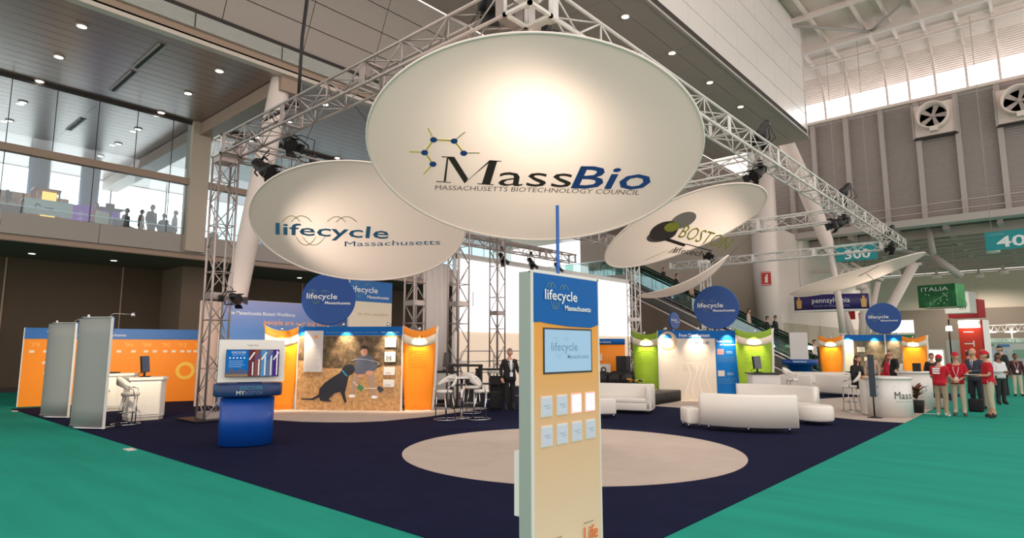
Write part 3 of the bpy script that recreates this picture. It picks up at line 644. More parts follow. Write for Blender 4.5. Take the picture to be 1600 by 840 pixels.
kf.rect(W_*.135, 1.655, W_*.885, 2.035, m_screenb, 'screen_bezel', .006); kf.rect(W_*.155, 1.67, W_*.865, 2.02, emitter('kiosk_screen_glow', (168,204,226), .8), 'screen', .009)
kf2 = Face(kt, (.022, .02, 0), (0,1,0)); kf2.logo(W_*.22, 1.845, W_*.40, mat('screen_blue_ink', (120,160,196), .5), mat('screen_pale_ink', (140,184,206), .5))
m_key = mat('lilac_key', (214,218,238), .35); m_keyg = emitter('lit_key', (252,236,240), 1.5); m_halo = emitter('lit_key_frame', (255,196,190), 1.0)
for r in range(2):
    for c in range(4):
        a, b = W_*(.095+c*.222), 1.315-r*.235; lit = r == 0 and c > 1
        o = kf.rect(a, b, a+W_*.155, b+.165, m_halo if lit else m_wht, 'key_frame', .01, .008); q = kf.rect(a+.012, b+.012, a+W_*.155-.012, b+.153, m_keyg if lit else m_key, 'touch_key', .014, .006)
        kf.line([(a+.03,b+.09),(a+.07,b+.085),(a+.11,b+.095)], .006, m_ltxt if not lit else m_halo, 'key_mark', .016); kf.line([(a+.06,b+.066),(a+.12,b+.07)], .005, m_ltxt, 'key_mark', .016)
kf.text('Massachusetts', W_*.12, .345, W_*.24, .026, mat('grey_print', (70,66,66), .6))
kf.text('Massachusetts', W_*.7, .385, W_*.15, .016, mat('grey_print', (70,66,66), .6)); kf.text('Life', W_*.7, .245, W_*.22, .115, mat('life_orange', (238,112,24), .5), bold=.008); kf.text('SCIENCES CENTER', W_*.71, .22, W_*.2, .014, mat('grey_print', (70,66,66), .6))
MB().box((-.12, .28, .04), (.62, .74, .07), bev=.03).build('foot_plate', m_wht, kt)
B('side_box', (-.15, .06, .8), (.06, .1, .5), m_wht, kt)
p_ = D(871, 340, 5.85); lp = kt.location
tag(T('blue_pole', [(p_.x, p_.y, 0), (p_.x, p_.y, p_.z+.12)], .016, mat('pole_blue', (20,96,180), .35)), 'thin blue pole rising behind the kiosk to the big disc', 'pole')

# ---- round blue signs
def round_sign(px, py, rpx, dep, lab, post_z=0, turn=0, txt=True):
    p = D(px, py, dep); r = rpx*dep/F; t = thing('round_sign', lab, 'sign', (p.x, p.y, 0), face(p, turn), 'round blue signs'); z = p.z
    MB().lathe([(r,0),(r,.05),(0,.05)], n=48, smooth=False).build('disc_face', m_dblue, t).matrix_local = Matrix.Translation((0,0,z)) @ Matrix.Rotation(math.radians(90), 4, 'X')
    MB().tube([(r*math.cos(a), 0, z+r*math.sin(a)) for a in [2*math.pi*i/48 for i in range(48)]], .02, 6, close=True).build('rim', m_blue, t)
    f = Face(t, (-r, -.06, z), (1,0,0))
    if txt: f.logo(r*.16, 0, r*1.15)
    T('post', [(0, .04, .03), (0, .04, z)], .025, m_wht, t)
    return t
round_sign(514, 467, 39.5, 18.6, 'round blue lifecycle sign above the dog picture wall')
round_sign(1119, 480, 33, 22.6, 'big round blue lifecycle sign above the white and blue display')
round_sign(1053, 501, 13, 24.5, 'smallest round blue sign, beside the white truss tower', turn=.95)
round_sign(1380, 497, 23.5, 30.6, 'round blue lifecycle sign behind the reception desk')

# ---- grey curved banners
def banner(a, b, top, lab):
    p, q = G(*a), G(*b); h = PL(b[0], top, q, V((FW.x, FW.y, 0))).z; mid = (p+q)/2; d = q-p; wd = d.length; rz = math.atan2(d.y, d.x)
    t = thing('curved_banner', lab, 'banner', mid, rz, 'grey curved banner stands')
    fn = lambda u, v: (-wd/2+u*wd, -.17*wd*math.sin(math.pi*min(1,u*1.05)), .05+v*(h-.05))
    MB().sheet(fn, 14, 6, .02).build('panel', m_grayp, t)
    MB().sheet(lambda u, v: (fn(u,0)[0], fn(u,0)[1]-.01+v*.07, h), 14, 1, .03).build('top_rail', m_chrome, t); MB().sheet(lambda u, v: (fn(u,0)[0], fn(u,0)[1]-.02+v*.1, .06), 14, 1, .05).build('base_rail', m_chrome, t)
    B('edge_strip', (wd/2+.015, .01, h/2), (.03, .05, h-.06), m_wht, t); B('front_print', (wd/2-.02, .05, h-.18), (.06, .03, .34), m_blue, t)
    B('clip', (.1*wd, -.15*wd, h+.02), (.1,.05,.05), m_chrome, t)
    for s in (-.3,.3): B('foot', (s*wd, .12, .02), (.06,.5,.03), m_chrome, t)
    arm_lamp(t, (wd/2-.05, .05, h), (.15, .35, 0), 40, 100, tgt=(wd/2-2.5, 2.2, 1.2))
banner((113,664), (160,672), 494, 'nearer grey curved banner stand at the left edge of the booth')
banner((65,649), (105,654), 503, 'farther grey curved banner stand at the left edge of the booth')

# ---- orange timeline wall
A_, B_ = G(27,636), G(318,625.5); d = B_-A_; wd = d.length; rz = math.atan2(d.y, d.x)
t = thing('timeline_wall', 'long orange timeline wall with a blue header', 'display wall', A_, rz)
B('panel', (wd/2, .04, 1.24), (wd, .07, 2.46), m_orange, t); B('end_edge', (-.015, .04, 1.24), (.03, .08, 2.46), m_wht, t)
f = Face(t, (0, 0, 0), (1,0,0)); f.rect(0, 2.12, wd, 2.47, mat('timeline_blue', (44,108,184), .5), 'header', .008)
f.text('The story', wd*.11, 2.2, wd*.235, .17, m_wtxt, .012, bold=.02); f.text('Massachusetts', wd*.405, 2.22, wd*.12, .09, m_wtxt, .012)
m_yr = mat('pale_orange_print', (255,196,96), .6)
for px, s in ((.03,"'78"),(.3,"'85"),(.52,"'86"),(.62,"'88"),(.73,"'90"),(.825,"'92"),(.92,"'94")): f.text(s, wd*px, 1.88, wd*.05, .13, m_yr, .008)
for px in (.03,.1,.3,.48,.56,.63,.68,.74,.79,.84,.88,.92): f.rect(wd*px, 1.68, wd*(px+.025), 1.76, m_cream, 'timeline_note', .008)
f.oval((wd*.878, 1.05), .3, .3, mat('ring_yellow', (255,206,84), .6), 'ring_mark', .01, 32, .62); f.text('lifecycle', wd*.93, 1.25, wd*.05, .04, m_cream, .01)
for px, z in ((.1,1.32),(.115,1.12),(.11,1.0),(.32,1.3),(.32,1.1)): f.rect(wd*px, z, wd*(px+.02), z+.08, m_cream, 'timeline_note', .008)
e0, e1 = G(321,626.5), G(340,629); t = thing('end_panel', 'plain pinkish white panel at the right end of the orange wall', 'panel', e0, math.atan2(e1.y-e0.y, e1.x-e0.x))
B('sheet', ((e1-e0).length/2, .03, 1.25), ((e1-e0).length, .05, 2.5), mat('pinkish_white', (222,196,186), .6), t); B('foot', ((e1-e0).length/2, .03, .02), ((e1-e0).length+.1, .4, .03), m_wht, t)

# ---- cabinets, monitor and stools by the timeline
def cabinet(p, rz, lab, w_=.86, dp=.62, h=1.08):
    t = thing('cabinet', lab, 'cabinet', p, rz, 'white display cabinets'); c = .16
    oc = [(-w_/2,-dp/2+0),(w_/2-c,-dp/2),(w_/2,-dp/2+c),(w_/2,dp/2),(-w_/2,dp/2)]
    MB().prism(oc, lambda a,b,z: (a,b,z), .1, h-.06).build('body', m_wht, t); MB().prism([(a*1.1,b*1.12) for a,b in oc], lambda a,b,z: (a,b,z), h-.06, h).build('top', m_wht, t)
    MB().prism([(a*.95,b*.95) for a,b in oc], lambda a,b,z: (a,b,z), 0, .1).build('plinth', mat('plinth_grey', (196,188,182), .5), t)
    for x0, x1 in ((-w_/2+.03,-.09),(-.07,w_/2-c-.02)):
        dr = B('door', ((x0+x1)/2, -dp/2-.008, h/2), (x1-x0, .016, h-.3), m_wht, t)
        if x0 < -.2: B('lock', (x0+.09, -dp/2-.02, h*.55), (.02,.015,.07), m_chrome, dr)
    return t
cabinet(back(G(224,657), .3), face(G(226,656), .25), 'nearer white octagonal cabinet with a monitor on it')
cabinet(back(G(182,642), .3), face(G(180,641), .25), 'farther white cabinet half hidden by the nearer grey banner')
def monitor(p, rz, lab, w_=.5, h=.36, name='monitor'):
    t = thing(name, lab, 'monitor', p, rz, 'small black monitors')
    B('foot', (0,0,.012), (.24,.18,.02), m_black, t); B('neck', (0,.03,.1), (.06,.04,.18), m_black, t)
    a = B('case', (0,0,.12+h/2), (w_,.05,h), m_screenb, t); a.rotation_euler.x = math.radians(-6)
    a = B('screen', (0,-.03,.12+h/2), (w_-.04,.01,h-.04), mat('dim_screen', (70,74,86), .15), t); a.rotation_euler.x = math.radians(-6)
    T('cable', [(-.1,.05,.1),(-.22,.1,.1),(-.3,.05,.02)], .008, m_black, t, 5); return t
p = back(G(222,657), .3)+V((0,0,1.08)); monitor(p, face(p, 1.25), 'black monitor seen edge-on upon the nearer white cabinet', .5, .42)
p = back(G(172,642), .3)+V((0,0,1.08)); tag(B('keyboard', p+V((0,0,.02)), (.3,.2,.04), m_black, rz=face(p, .6)), 'black keyboard on the farther white cabinet', 'keyboard')
def stool(p, rz, lab, group='white bar stools', sh=.74):
    t = thing('bar_stool', lab, 'stool', p, rz, group)
    MB().lathe([(0,0),(.2,0),(.225,.03),(.215,.075),(0,.085)], (0,0,sh-.06), 20, sx=1.0, sy=.9).build('seat', m_leather, t)
    def fn(u, v):
        a = math.pi*(1.02-1.04*u)+0; r = .27; s_ = math.sin(math.pi*u); return (r*math.cos(a), .02+r*math.sin(a)*.95, sh+.1+.0+.1*s_*1.2+v*(.06+.13*s_))
    MB().sheet(fn, 18, 3, .035).build('backrest', m_leather, t)
    for s in (-1,1):
        T('arm_tube', [(s*.27,.02,sh+.14),(s*.285,-.1,sh+.1),(s*.26,-.12,sh-.02),(s*.2,.0,sh-.05)], .012, m_chrome, t)
        T('leg', [(s*.16,-.12,sh-.05),(s*.24,-.1,.02)], .014, m_chrome, t); T('leg', [(s*.15,.12,sh-.05),(s*.2,.22,.02)], .014, m_chrome, t)
    MB().tube([(.3*math.cos(a), .06+.3*math.sin(a), .02) for a in [2*math.pi*i/28 for i in range(28)]], .014, 6, close=True).build('floor_ring', m_chrome, t)
    MB().tube([(.21*math.cos(a)*1.0, .02+.16*math.sin(a), .28) for a in [2*math.pi*i/20 for i in range(20)]], .01, 6, close=True).build('foot_rest', m_chrome, t)
    return t
p = G(170,668)+V((-.35,.5,0)); stool(p, face(p, 1.4), 'white bar stool behind the nearer grey curved banner')
p = G(110,650)+V((-.3,.55,0)); stool(p, face(p, 1.4), 'white bar stool behind the farther grey curved banner')

# ---- blue information pod
p = back(G(383,700), .42); t = thing('info_pod', 'blue information pod with a white-framed screen', 'information pod', p, face(p, .04))
m_pb = mat('pod_royal_blue', (10,74,168), .35)
MB().lathe([(.44,0),(.46,.02),(.55,.03),(.55,1.02),(.4,1.04)], n=40, sx=1, sy=.8).build('drum', m_pb, t)
MB().lathe([(.68,0),(.7,.03),(.7,.24),(.66,.27),(0,.27)], (0,0,1.06), 40, sx=1, sy=.8).build('collar', m_navyblue, t)
def onc(s, x, z, wd, h, m, **k):
    vs, fs, tw = text_raw(s); P = []
    for a, b in vs:
        xx = x+a/tw*wd; P.append((xx, -.8*math.sqrt(max(0,.7*.7-xx*xx))-.012, z+b/CAP*h))
    MB().add(P, fs).build('lettering', m, t)
onc('DISCOVER', -.18, 1.215, .44, .075, mat('pod_cyan', (64,160,190), .5)); onc('BOSTON', -.08, 1.11, .34, .075, mat('pod_slate', (96,124,170), .5)); onc('MY', -.25, 1.11, .16, .085, m_wtxt); onc('ER', -.67, 1.215, .05, .075, mat('pod_cyan', (64,160,190), .5))
fr = B('screen_frame', (.03, -.42, 1.79), (1.32, .1, .9), m_wht, t); fr.rotation_euler.x = math.radians(-4)
Fp = Face(t, (-.63, -.475, 1.34), (1,0,0), (0,.07,1)); Fp.rect(.14, .14, 1.2, .72, m_screenb, 'bezel', .004)
Fp.rect(.15, .15, .58, .71, emitter('pod_screen_blue', (24,108,186), .75), 'screen_panel', .008)
for i, (c) in enumerate(((120,60,66),(150,92,86),(96,160,214),(120,132,160),(84,54,140))): Fp.rect(.59+i*.121, .15, .705+i*.121, .71, emitter('pod_screen_%d' % i, c, .6), 'screen_panel', .008); Fp.rect(.66+i*.121, .17, .685+i*.121, .45+.06*i, m_wtxt, 'printed_strip', .01); Fp.line([(.60+i*.121,.5),(.70+i*.121,.66)], .03, m_wtxt if i%2==0 else m_pb, 'printed_strip', .0105)
Fp.text('DISCOVER', .25, .64, .28, .04, m_wtxt, .011); Fp.text('BOSTON', .27, .59, .24, .04, m_ltxt, .011); Fp.rows(.2, .47, .34, 4, .04, m_ltxt, .012, .011)
for i in range(5): Fp.oval((.22+i*.07, .54), .018, .018, m_wtxt, 'icon', .011, 10)
for i in range(9): Fp.rect(.17+i*.045, .2, .205+i*.045, .26+.05*((i*7) % 4)/2, mat('skyline_brown', (92,82,92), .6), 'skyline_block', .0105)
Fp.rect(.15, .15, .58, .2, mat('skyline_quay', (150,120,92), .6), 'skyline_block', .0108)
Fp.text('Images Alive', .55, .795, .22, .035, mat('grey_print', (70,66,66), .6), .008)
for a, b in ((.03,.05),(1.29,.05),(.03,.85),(1.29,.85)): Fp.oval((a, b), .012, .012, m_chrome, 'screw', .008, 8)
B('neck', (0,-.2,1.4), (.5,.25,.3), m_navyblue, t); t.scale = (.87,.87,.87)

# ---- blue workforce wall and blue tower panel
y0, y1 = PX(345,480,-20).y, PX(560,480,-20).y
t = thing('workforce_wall', 'wide blue workforce banner wall behind the orange panel', 'display wall', (-20, y0, 0))
B('frame', (-.04, (y1-y0)/2, 1.7), (.06, y1-y0, 3.4), m_wht, t); f = Face(t, (0,0,0), (0,1,0)); wd = y1-y0
f.rect(.02, .02, wd-.02, 3.39, vgrad('workforce_print', [(0,(112,156,214)),(.7,(96,140,206)),(1,(150,156,206))], 0, 3.4), 'print', .006)
f.text('The Massachusetts Biotech Workforce', .22, 2.92, 2.35, .12, m_wtxt, .012, bold=.012); f.text('people are our big asset', 1.45, 2.62, 2.5, .17, mat('salmon_print', (248,176,120), .6), .012, bold=.015)
for s in (.3, wd-.3): B('foot', (-.04, s, .02), (.6,.1,.03), m_wht, t)
y0, y1 = PX(335,490,-20.3).y, PX(350,490,-20.3).y; t = thing('plain_partition', 'narrow plain panel at the left end of the workforce wall', 'panel', (-20.3, y0-.4, 0))
B('sheet', (0, .5, 1.68), (.05, 1.1, 3.3), mat('pinkish_white', (222,196,186), .6), t); B('foot', (0,.5,.02), (.5,.1,.03), m_wht, t)
y0, y1 = PX(546,480,-19).y, PX(612,480,-19).y; zt_ = PX(600,441,-19).z; zb = PX(600,473,-19).z
t = thing('display_tower', 'blue and cream tower panel behind the round sign', 'display panel', (-19, y0, 0))
B('core', (-.06, (y1-y0)/2, zt_/2), (.1, y1-y0, zt_), m_wht, t); f = Face(t, (0,0,0), (0,1,0)); wd = y1-y0
f.rect(0, zb, wd, zt_, mat('panel_blue', (18,104,182), .5), 'header', .008); f.rect(0, 0, wd, zb, m_cream, 'print', .006); f.logo(wd*.02, zb+.34, wd*.62); f.text('by the numbers', wd*.2, zb-.5, wd*.72, .11, mat('tan_print', (206,172,110), .6), .01)
B('foot', (-.06,wd/2,.02), (.6,wd,.03), m_wht, t)

# ---- dog picture wall
P_, Q_ = G(461,640.5), G(626,642.5); d = Q_-P_; wd = d.length; rz = math.atan2(d.y, d.x); hp = 2.46
t = thing('picture_wall', 'photo wall of a man and a black dog under a blue header', 'display wall', P_, rz)
B('panel', (wd/2, .05, hp/2), (wd, .08, hp), m_wht, t); f = Face(t, (0,0,0), (1,0,0))
def leafy(name, c1, c2, c3, sc_):
    m = mat(name, c1, .7); nt = m.node_tree; N = nt.nodes; L = nt.links; tc = N.new('ShaderNodeTexCoord'); n = N.new('ShaderNodeTexNoise'); n.inputs['Scale'].default_value = sc_; n.inputs['Detail'].default_value = 8; n.inputs['Roughness'].default_value = .7
    cr = N.new('ShaderNodeValToRGB'); e = cr.color_ramp.elements; e[0].position = .33; e[0].color = (*lin(c1),1); e[1].position = .68; e[1].color = (*lin(c3),1); q = e.new(.5); q.color = (*lin(c2),1)
    L.new(tc.outputs['Object'], n.inputs['Vector']); L.new(n.outputs['Fac'], cr.inputs[0]); L.new(cr.outputs[0], N['Principled BSDF'].inputs['Base Color']); return m
m_straw = leafy('straw_print', (150,110,66), (190,146,98), (214,176,128), 9); m_hedge = leafy('hedge_print', (56,48,34), (98,80,58), (160,128,98), 5)
X_ = lambda a: a/1008.*180; 
def pw(px, py):  # photo pixel in the print -> face coordinates
    s_ = (px-461)/165.; zt2 = 510+2*s_; zb2 = 640.5+2*s_; return (s_*wd, hp*(1-(py-zt2)/(zb2-zt2)))
def pwc(x, y): return pw(455+x/5.6, 500+y/5.6)
f.rect(.02, .02, wd-.02, hp*.5, m_straw, 'ground_print', .006); f.rect(.02, hp*.48, wd-.02, hp*.89, m_hedge, 'hedge_print', .005)
f.poly([pwc(*q) for q in ((45,350),(150,365),(300,430),(440,450),(520,430),(740,430),(800,405),(955,405),(955,520),(45,520))], m_straw, 'ground_print', .0068)
f.rect(0, hp*.895, wd, hp, m_blue, 'header', .012); f.text('the Massachusetts life sciences community', wd*.27, hp*.925, wd*.5, .03, m_ltxt, .016); f.text("That's only here for dogs", wd*.8, hp*.925, wd*.17, .035, m_wtxt, .016)
m_dog = mat('dog_print', (30,34,48), .6); m_jkt = mat('jacket_print', (92,96,116), .6); m_skin = mat('skin_print', (206,150,124), .6); m_kh = mat('khaki_print', (170,142,124), .6)
man_ = [(560,350),(600,315),(660,305),(700,330),(735,400),(740,440),(700,455),(650,470),(600,480),(555,470),(540,440)]
f.poly([pwc(*q) for q in man_], m_jkt, 'printed_jacket', .012); f.poly([pwc(*q) for q in ((540,480),(590,490),(585,540),(560,610),(545,660),(515,655),(525,600),(525,540))], m_kh, 'printed_trousers', .011)
f.poly([pwc(*q) for q in ((650,470),(720,450),(730,520),(735,600),(740,670),(700,675),(690,600),(670,540))], m_kh, 'printed_trousers', .011)
f.oval(pwc(628,285), .105, .125, m_skin, 'printed_face', .013); f.poly([pwc(*q) for q in ((592,275),(598,240),(628,228),(660,242),(664,280),(650,258),(610,258))], mat('hair_print', (48,36,30), .6), 'printed_hair', .014)
f.oval(pwc(680,468), .12, .07, m_skin, 'printed_hand', .013); f.oval(pwc(605,492), .09, .05, m_skin, 'printed_hand', .013)
for c in ((532,665),(728,675)): f.oval(pwc(*c), .1, .045, m_wtxt, 'printed_shoe', .013)
f.poly([pwc(*q) for q in ((455,405),(500,390),(540,405),(555,445),(530,475),(500,490),(490,540),(480,590),(470,640),(490,720),(470,722),(440,650),(430,630),(380,640),(330,690),(360,715),(300,712),(255,705),(245,675),(190,700),(85,695),(85,685),(180,685),(240,650),(245,600),(290,550),(360,500),(420,465),(440,430))], m_dog, 'printed_dog', .0135)
f.line([pwc(437,440), pwc(485,495)], .04, mat('collar_blue', (50,140,180), .6), 'printed_collar', .015)
f.line([pwc(*q) for q in ((520,360),(560,345),(640,350),(740,370),(770,390),(740,400))], .02, mat('ribbon_print', (170,168,176), .6), 'printed_ribbon', .0145); f.line([pwc(*q) for q in ((540,540),(580,580),(640,600),(760,600))], .02, m_cream, 'printed_ribbon', .0145)
for c, m in (((605,595), mat('green_tile_print', (70,130,90), .6)), ((778,610), mat('slate_tile_print', (56,62,78), .6))): x, y = c; f.poly([pwc(x-30,y-5), pwc(x+5,y+32), pwc(x+32,y), pwc(x-10,y-34)], m, 'printed_tile', .0148)
def inset(a, b, c, dd, m, nm='info_plate'):
    (x0, z1), (x1, z0) = pwc(a, b), pwc(c, dd); return f.rect(x0, z0, x1, z1, m, nm, .04, .03), (x0, z0, x1, z1)
m_plate = mat('info_plate_grey', (206,202,204), .5)
_, (x0,z0,x1,z1) = inset(97,92,262,455, m_plate); f.rows(x0+.05, z1-.5, (x1-x0)*.8, 16, .045, mat('grey_print2', (168,164,168), .6), .012, .042); f.oval((x0+.36,z1-.18), .05,.05, m_orange, 'ring_mark', .042)
for q in ((812,165,908,246),(810,286,905,374),(806,416,902,487),(804,525,900,590)): _, (x0,z0,x1,z1) = inset(*q, m_wht); f.rows(x0+.05, z0+.07, (x1-x0)*.6, 2, .03, mat('grey_print2', (168,164,168), .6), .01, .042)
x0, z0 = pwc(828, 362); f.text('M', x0, z0, .14, .14, mat('grey_print', (70,66,66), .6), .043)
for s in (.05,.47,.89): arm_lamp(t, (wd*s, 0, hp), (0,-.28,0), 16, 80, tgt=(wd*s, .05, hp-.75))
for s in (0,wd): B('edge_post', (s, .05, hp/2), (.03,.1,hp), m_wht, t)

# ---- shield-shaped panels
def shield(p, rz, w_, h, m, lab, mark=None, lamp=True, z0=0, power=14, backing=1, group='shield panels'):
    t = thing('shield_panel', lab, 'display panel', (p[0],p[1],z0), rz, group)
    def outl(u, v, gw=0): 
        hw = (w_/2+gw)*(1-.0*v)*(.80+.235*math.sin((v*.78+.06)*math.pi/1.35)) if v < .97 else (w_/2+gw)*1.03
        top = h-.17*(1-(2*u-1)**2)-.0; return hw, top
    def fn(off, gw=0): 
        def g(u, v):
            hw, top = outl(u, v, gw); x = (2*u-1)*hw*(1+.05*max(0,v-.9)*10); return (x, off-.1*(1-(2*u-1)**2), .02+v*(top-.02))
        return g
    MB().sheet(fn(0), 14, 14, .02).build('face', m, t)
    g0 = fn(-.008); MB().sheet(lambda u, v: g0(u, .80+v*.105), 14, 2, .004).build('white_band', m_cream, t)
    if backing: bk = MB().sheet(fn(.06), 14, 14, .02).build('backing', m_wht, t); bk.location.x = .05*backing; bk.scale.x = 1.06
    F_ = Face(t, (-w_/2, -.105, 0), (1,0,0)); F_.rows(w_*.2, h*.7, w_*.6, 8, .07, mat('shield_print_'+m.name, tuple(int(c*.85) for c in ((250,134,12) if m is m_orange else (140,176,38))), .6), .016, .01)
    if mark: F_.text(mark, w_*.42, h*.815, w_*.17, .15, m_ink, .016)
    B('base', (0,.03,.015), (w_*.8,.3,.03), m_wht, t)
    if lamp: arm_lamp(t, (0,-.1,h-.17), (0,-.26,0), power, 74, tgt=(0,-.02,h-.95))
    return t
p = gp(435, 18.0); shield(p, face(p), .92, 2.5, m_orange, 'orange shield panel left of the dog picture wall')
p = gp(653, 17.9); shield(p, face(p), .93, 2.5, m_orange, 'orange shield panel with a black M right of the dog picture', 'M')
# ---- white and blue display with green shields on a low stage
dg_ = 21.6
p0, p1 = gp(1031, dg_), gp(1121, dg_+.1); d = p1-p0; wd = d.length; rz = math.atan2(d.y, d.x)
t = thing('market_display', 'white and blue display wall reading From Development to Market', 'display wall', p0, rz); hp = 2.46
p2 = gp(1161, dg_+.1); w2 = (p2-p0).length
B('panel', (w2/2, .05, hp/2), (w2, .08, hp), m_wht, t); f = Face(t, (0,0,0), (1,0,0))
f.rect(.04, .02, wd, hp*.885, mat('pale_greige_print', (214,204,194), .6, noise=.05, scale=1.5), 'print', .006); f.rect(0, hp*.885, wd+.04, hp, m_blue, 'header', .01); f.rect(wd, .02, w2, hp, m_blue, 'blue_panel', .008)
f.text('From Development', wd*.37, hp*.905, wd*.54, .13, m_wtxt, .014, bold=.01); f.text('to Market', wd*.54, hp*.80, wd*.36, .14, mat('grey_blue_print', (92,104,130), .6), .014, bold=.01)
f.oval((wd*.17, hp*.85), .33, .33, mat('tan_ring', (214,178,140), .5), 'ring_mark', .014, 32, .72); f.oval((wd*.17, hp*.85), .235, .235, m_cream, 'ring_mark', .012, 32); f.poly([(wd*.17+.15*math.cos(a), hp*.885+.17*math.sin(a)) for a in [math.pi*i/12 for i in range(13)]], mat('panel_blue', (18,104,182), .5), 'ring_mark', .016)
m_gr2 = mat('grey_print2', (168,164,168), .6)
f.rows(wd*.12, hp*.7, wd*.18, 5, .06, m_gr2); f.rows(wd*.42, hp*.7, wd*.46, 6, .07, m_gr2); f.rows(wd*.42, hp*.5, wd*.2, 4, .06, m_gr2)
for k in range(4): f.line([(wd*(.5+.12*k)+.1*math.sin(i*.5+k), hp*(.5-.045*i)) for i in range(11)], .05, mat('pale_streak', (226,218,208), .6), 'printed_streak', .008)
a0 = wd+.06; aw = w2-wd-.12
f.text('Innovation', a0, hp*.83, aw*.7, .08, m_wtxt, .012, bold=.01); f.text('in Massachusetts', a0+aw*.15, hp*.785, aw*.8, .06, m_wtxt, .012)
for z, c in ((.65,(190,130,130)),(.34,(196,190,188))): f.rect(a0, hp*z, a0+.24, hp*z+.2, mat('thumb_%d' % int(z*100), c, .6), 'printed_thumbnail', .012); f.rows(a0+aw*.42, hp*z+.1, aw*.3, 2, .05, m_ltxt, .02, .012); f.rows(a0, hp*z-.08, aw*.95, 5, .045, mat('mid_blue_print', (70,130,190), .6), .014, .012)
for s in (.1*wd,.66*wd,(wd+w2)/2): arm_lamp(t, (s,0,hp), (0,-.28,0), 18, 80, tgt=(s,.05,hp-.75))
p = gp(1013, 22.4); shield(p, face(p,-.25), 1.05, 2.5, m_lime, 'green shield panel left of the white and blue display', power=18)
p = gp(1182, 21.4); shield(p, face(p,.15), 1.16, 2.54, m_lime, 'green shield panel right of the white and blue display', power=20)
s0, s1 = G(1018,634), G(1064,626); t = thing('low_stage', 'low black skirted stage in front of the left green panel', 'stage', ((s0+s1)/2).to_tuple(), math.atan2(s1.y-s0.y, s1.x-s0.x)); L_ = (s1-s0).length
B('deck', (-L_*.1, .42, .36), (L_*1.2, .84, .05), mat('stage_grey', (96,88,86), .7), t)
MB().sheet(lambda u, v: (-L_*.7+u*L_*1.2, -.03*math.sin(u*80)*(1-v)-.02, .0+v*.34), 90, 2, .01).build('skirt', m_black, t); MB().sheet(lambda u, v: (L_*.5+.03*math.sin(u*40)*(1-v)+.02, u*.84, v*.34), 40, 2, .01).build('skirt', m_black, t)

# ---- far picture panel with orange shields
dp_ = 30.2
p = gp(1302, dp_); shield(p, face(p), 1.02, 2.5, m_orange, 'far orange shield panel left of the seated woman', power=22)
p = gp(1432, dp_); shield(p, face(p), 1.08, 2.5, m_orange, 'far orange shield panel behind the reception desk', 'M', power=22)
p0, p1 = gp(1318, dp_+.1), gp(1415, dp_+.1); d = p1-p0; wd = d.length
t = thing('far_picture_wall', 'far dark photo wall under a blue header behind the desk', 'display wall', p0, math.atan2(d.y,d.x)); B('panel', (wd/2,.05,1.24), (wd,.08,2.48), m_wht, t); f = Face(t, (0,0,0), (1,0,0))
f.rect(.02,.02,wd-.02,2.2, leafy('dark_wood_print', (60,54,46), (104,92,74), (150,132,108), 2.5), 'print', .006); f.rect(0,2.2,wd,2.5,m_blue,'header',.01); f.rect(.05,.7,wd*.2,2.25,m_cream,'info_plate',.04,.03); f.rect(wd*.26,1.65,wd*.38,1.9,m_cream,'info_plate',.04,.03); f.rect(wd*.36,1.2,wd*.42,1.4,m_cream,'info_plate',.04,.03)
f.poly([(wd*.62,.05),(wd*.7,.9),(wd*.98,1.1),(wd*.98,.05)], mat('pale_rock_print', (176,166,160), .6), 'printed_rock', .008)
for s in (.12,.55,.87): arm_lamp(t, (wd*s,0,2.5), (0,-.28,0), 18, 80, tgt=(wd*s,.05,1.75))

# ---- projection screen and drape
XS = -19.0; ya, yb = PX(712,400,XS).y, 32.0; zt_ = PX(712,395,XS).z; zb = PX(712,517,XS).z
t = thing('projection_screen', 'huge glowing white projection screen behind the truss towers', 'screen', (XS, ya, 0))
B('frame_top', (-.05, (yb-ya)/2, zt_-.1), (.1, yb-ya, .26), m_wht, t); B('image_area', (0, (yb-ya)/2+.1, (zt_-.22+zb)/2), (.05, yb-ya-.2, zt_-.22-zb), emitter('screen_glow', (246,246,250), 1.55), t)
B('lower_cloth', (-.04, (yb-ya)/2, zb/2), (.06, yb-ya, zb), mat('cream_cloth_glow', (246,224,200), .7, emit=.35), t); B('frame_side', (-.05,0,zt_/2), (.1,.14,zt_), m_wht, t)  # lower cloth: faint glow put into its colour so it looks lit
y2 = PX(662,480,XS-.3).y; MB().sheet(lambda u, v: (-.35+.05*math.sin(u*30), (y2-ya)+u*(ya-y2), .02+v*(zt_-.5)), 40, 2, .01).build('side_drape', mat('white_drape', (228,218,212), .8), t)
f = Face(t, (.03,0,0), (0,1,0)); f.rect(1.0, zb+1.1, 1.06, zb+1.75, mat('faint_print', (214,222,232), .5), 'projected_mark', .006)
# railing and black low frame before the screen
t = thing('guard_railing', 'pale tubular guard railing before the projection screen', 'railing', (-17.8, 17.0, 0))
for k in range(4):
    y = k*2.1
    T('loop', [(0,y,.0),(0,y,1.62),(0,y+.1,1.72),(0,y+1.8,1.72),(0,y+1.9,1.62),(0,y+1.9,0)], .03, m_trussw, t)
    T('mid_rail', [(0,y,1.3),(0,y+1.9,1.3)], .022, m_trussw, t); T('mid_rail', [(0,y,.85),(0,y+1.9,.85)], .022, m_trussw, t)
def frame_table(p, rz, w_, h, lab):
    t = thing('black_counter', lab, 'counter', p, rz, 'black frame counters'); B('top', (0,0,h), (w_,.6,.06), m_black, t)
    for s in (-1,1): B('leg_panel', (s*(w_/2-.04),0,h/2), (.07,.5,h), m_black, t)
    B('front_panel', (w_*.2,-.05,h*.42), (w_*.5,.05,h*.75), m_black, t); B('shelf', (0,0,h*.55), (w_-.1,.5,.04), m_black, t)
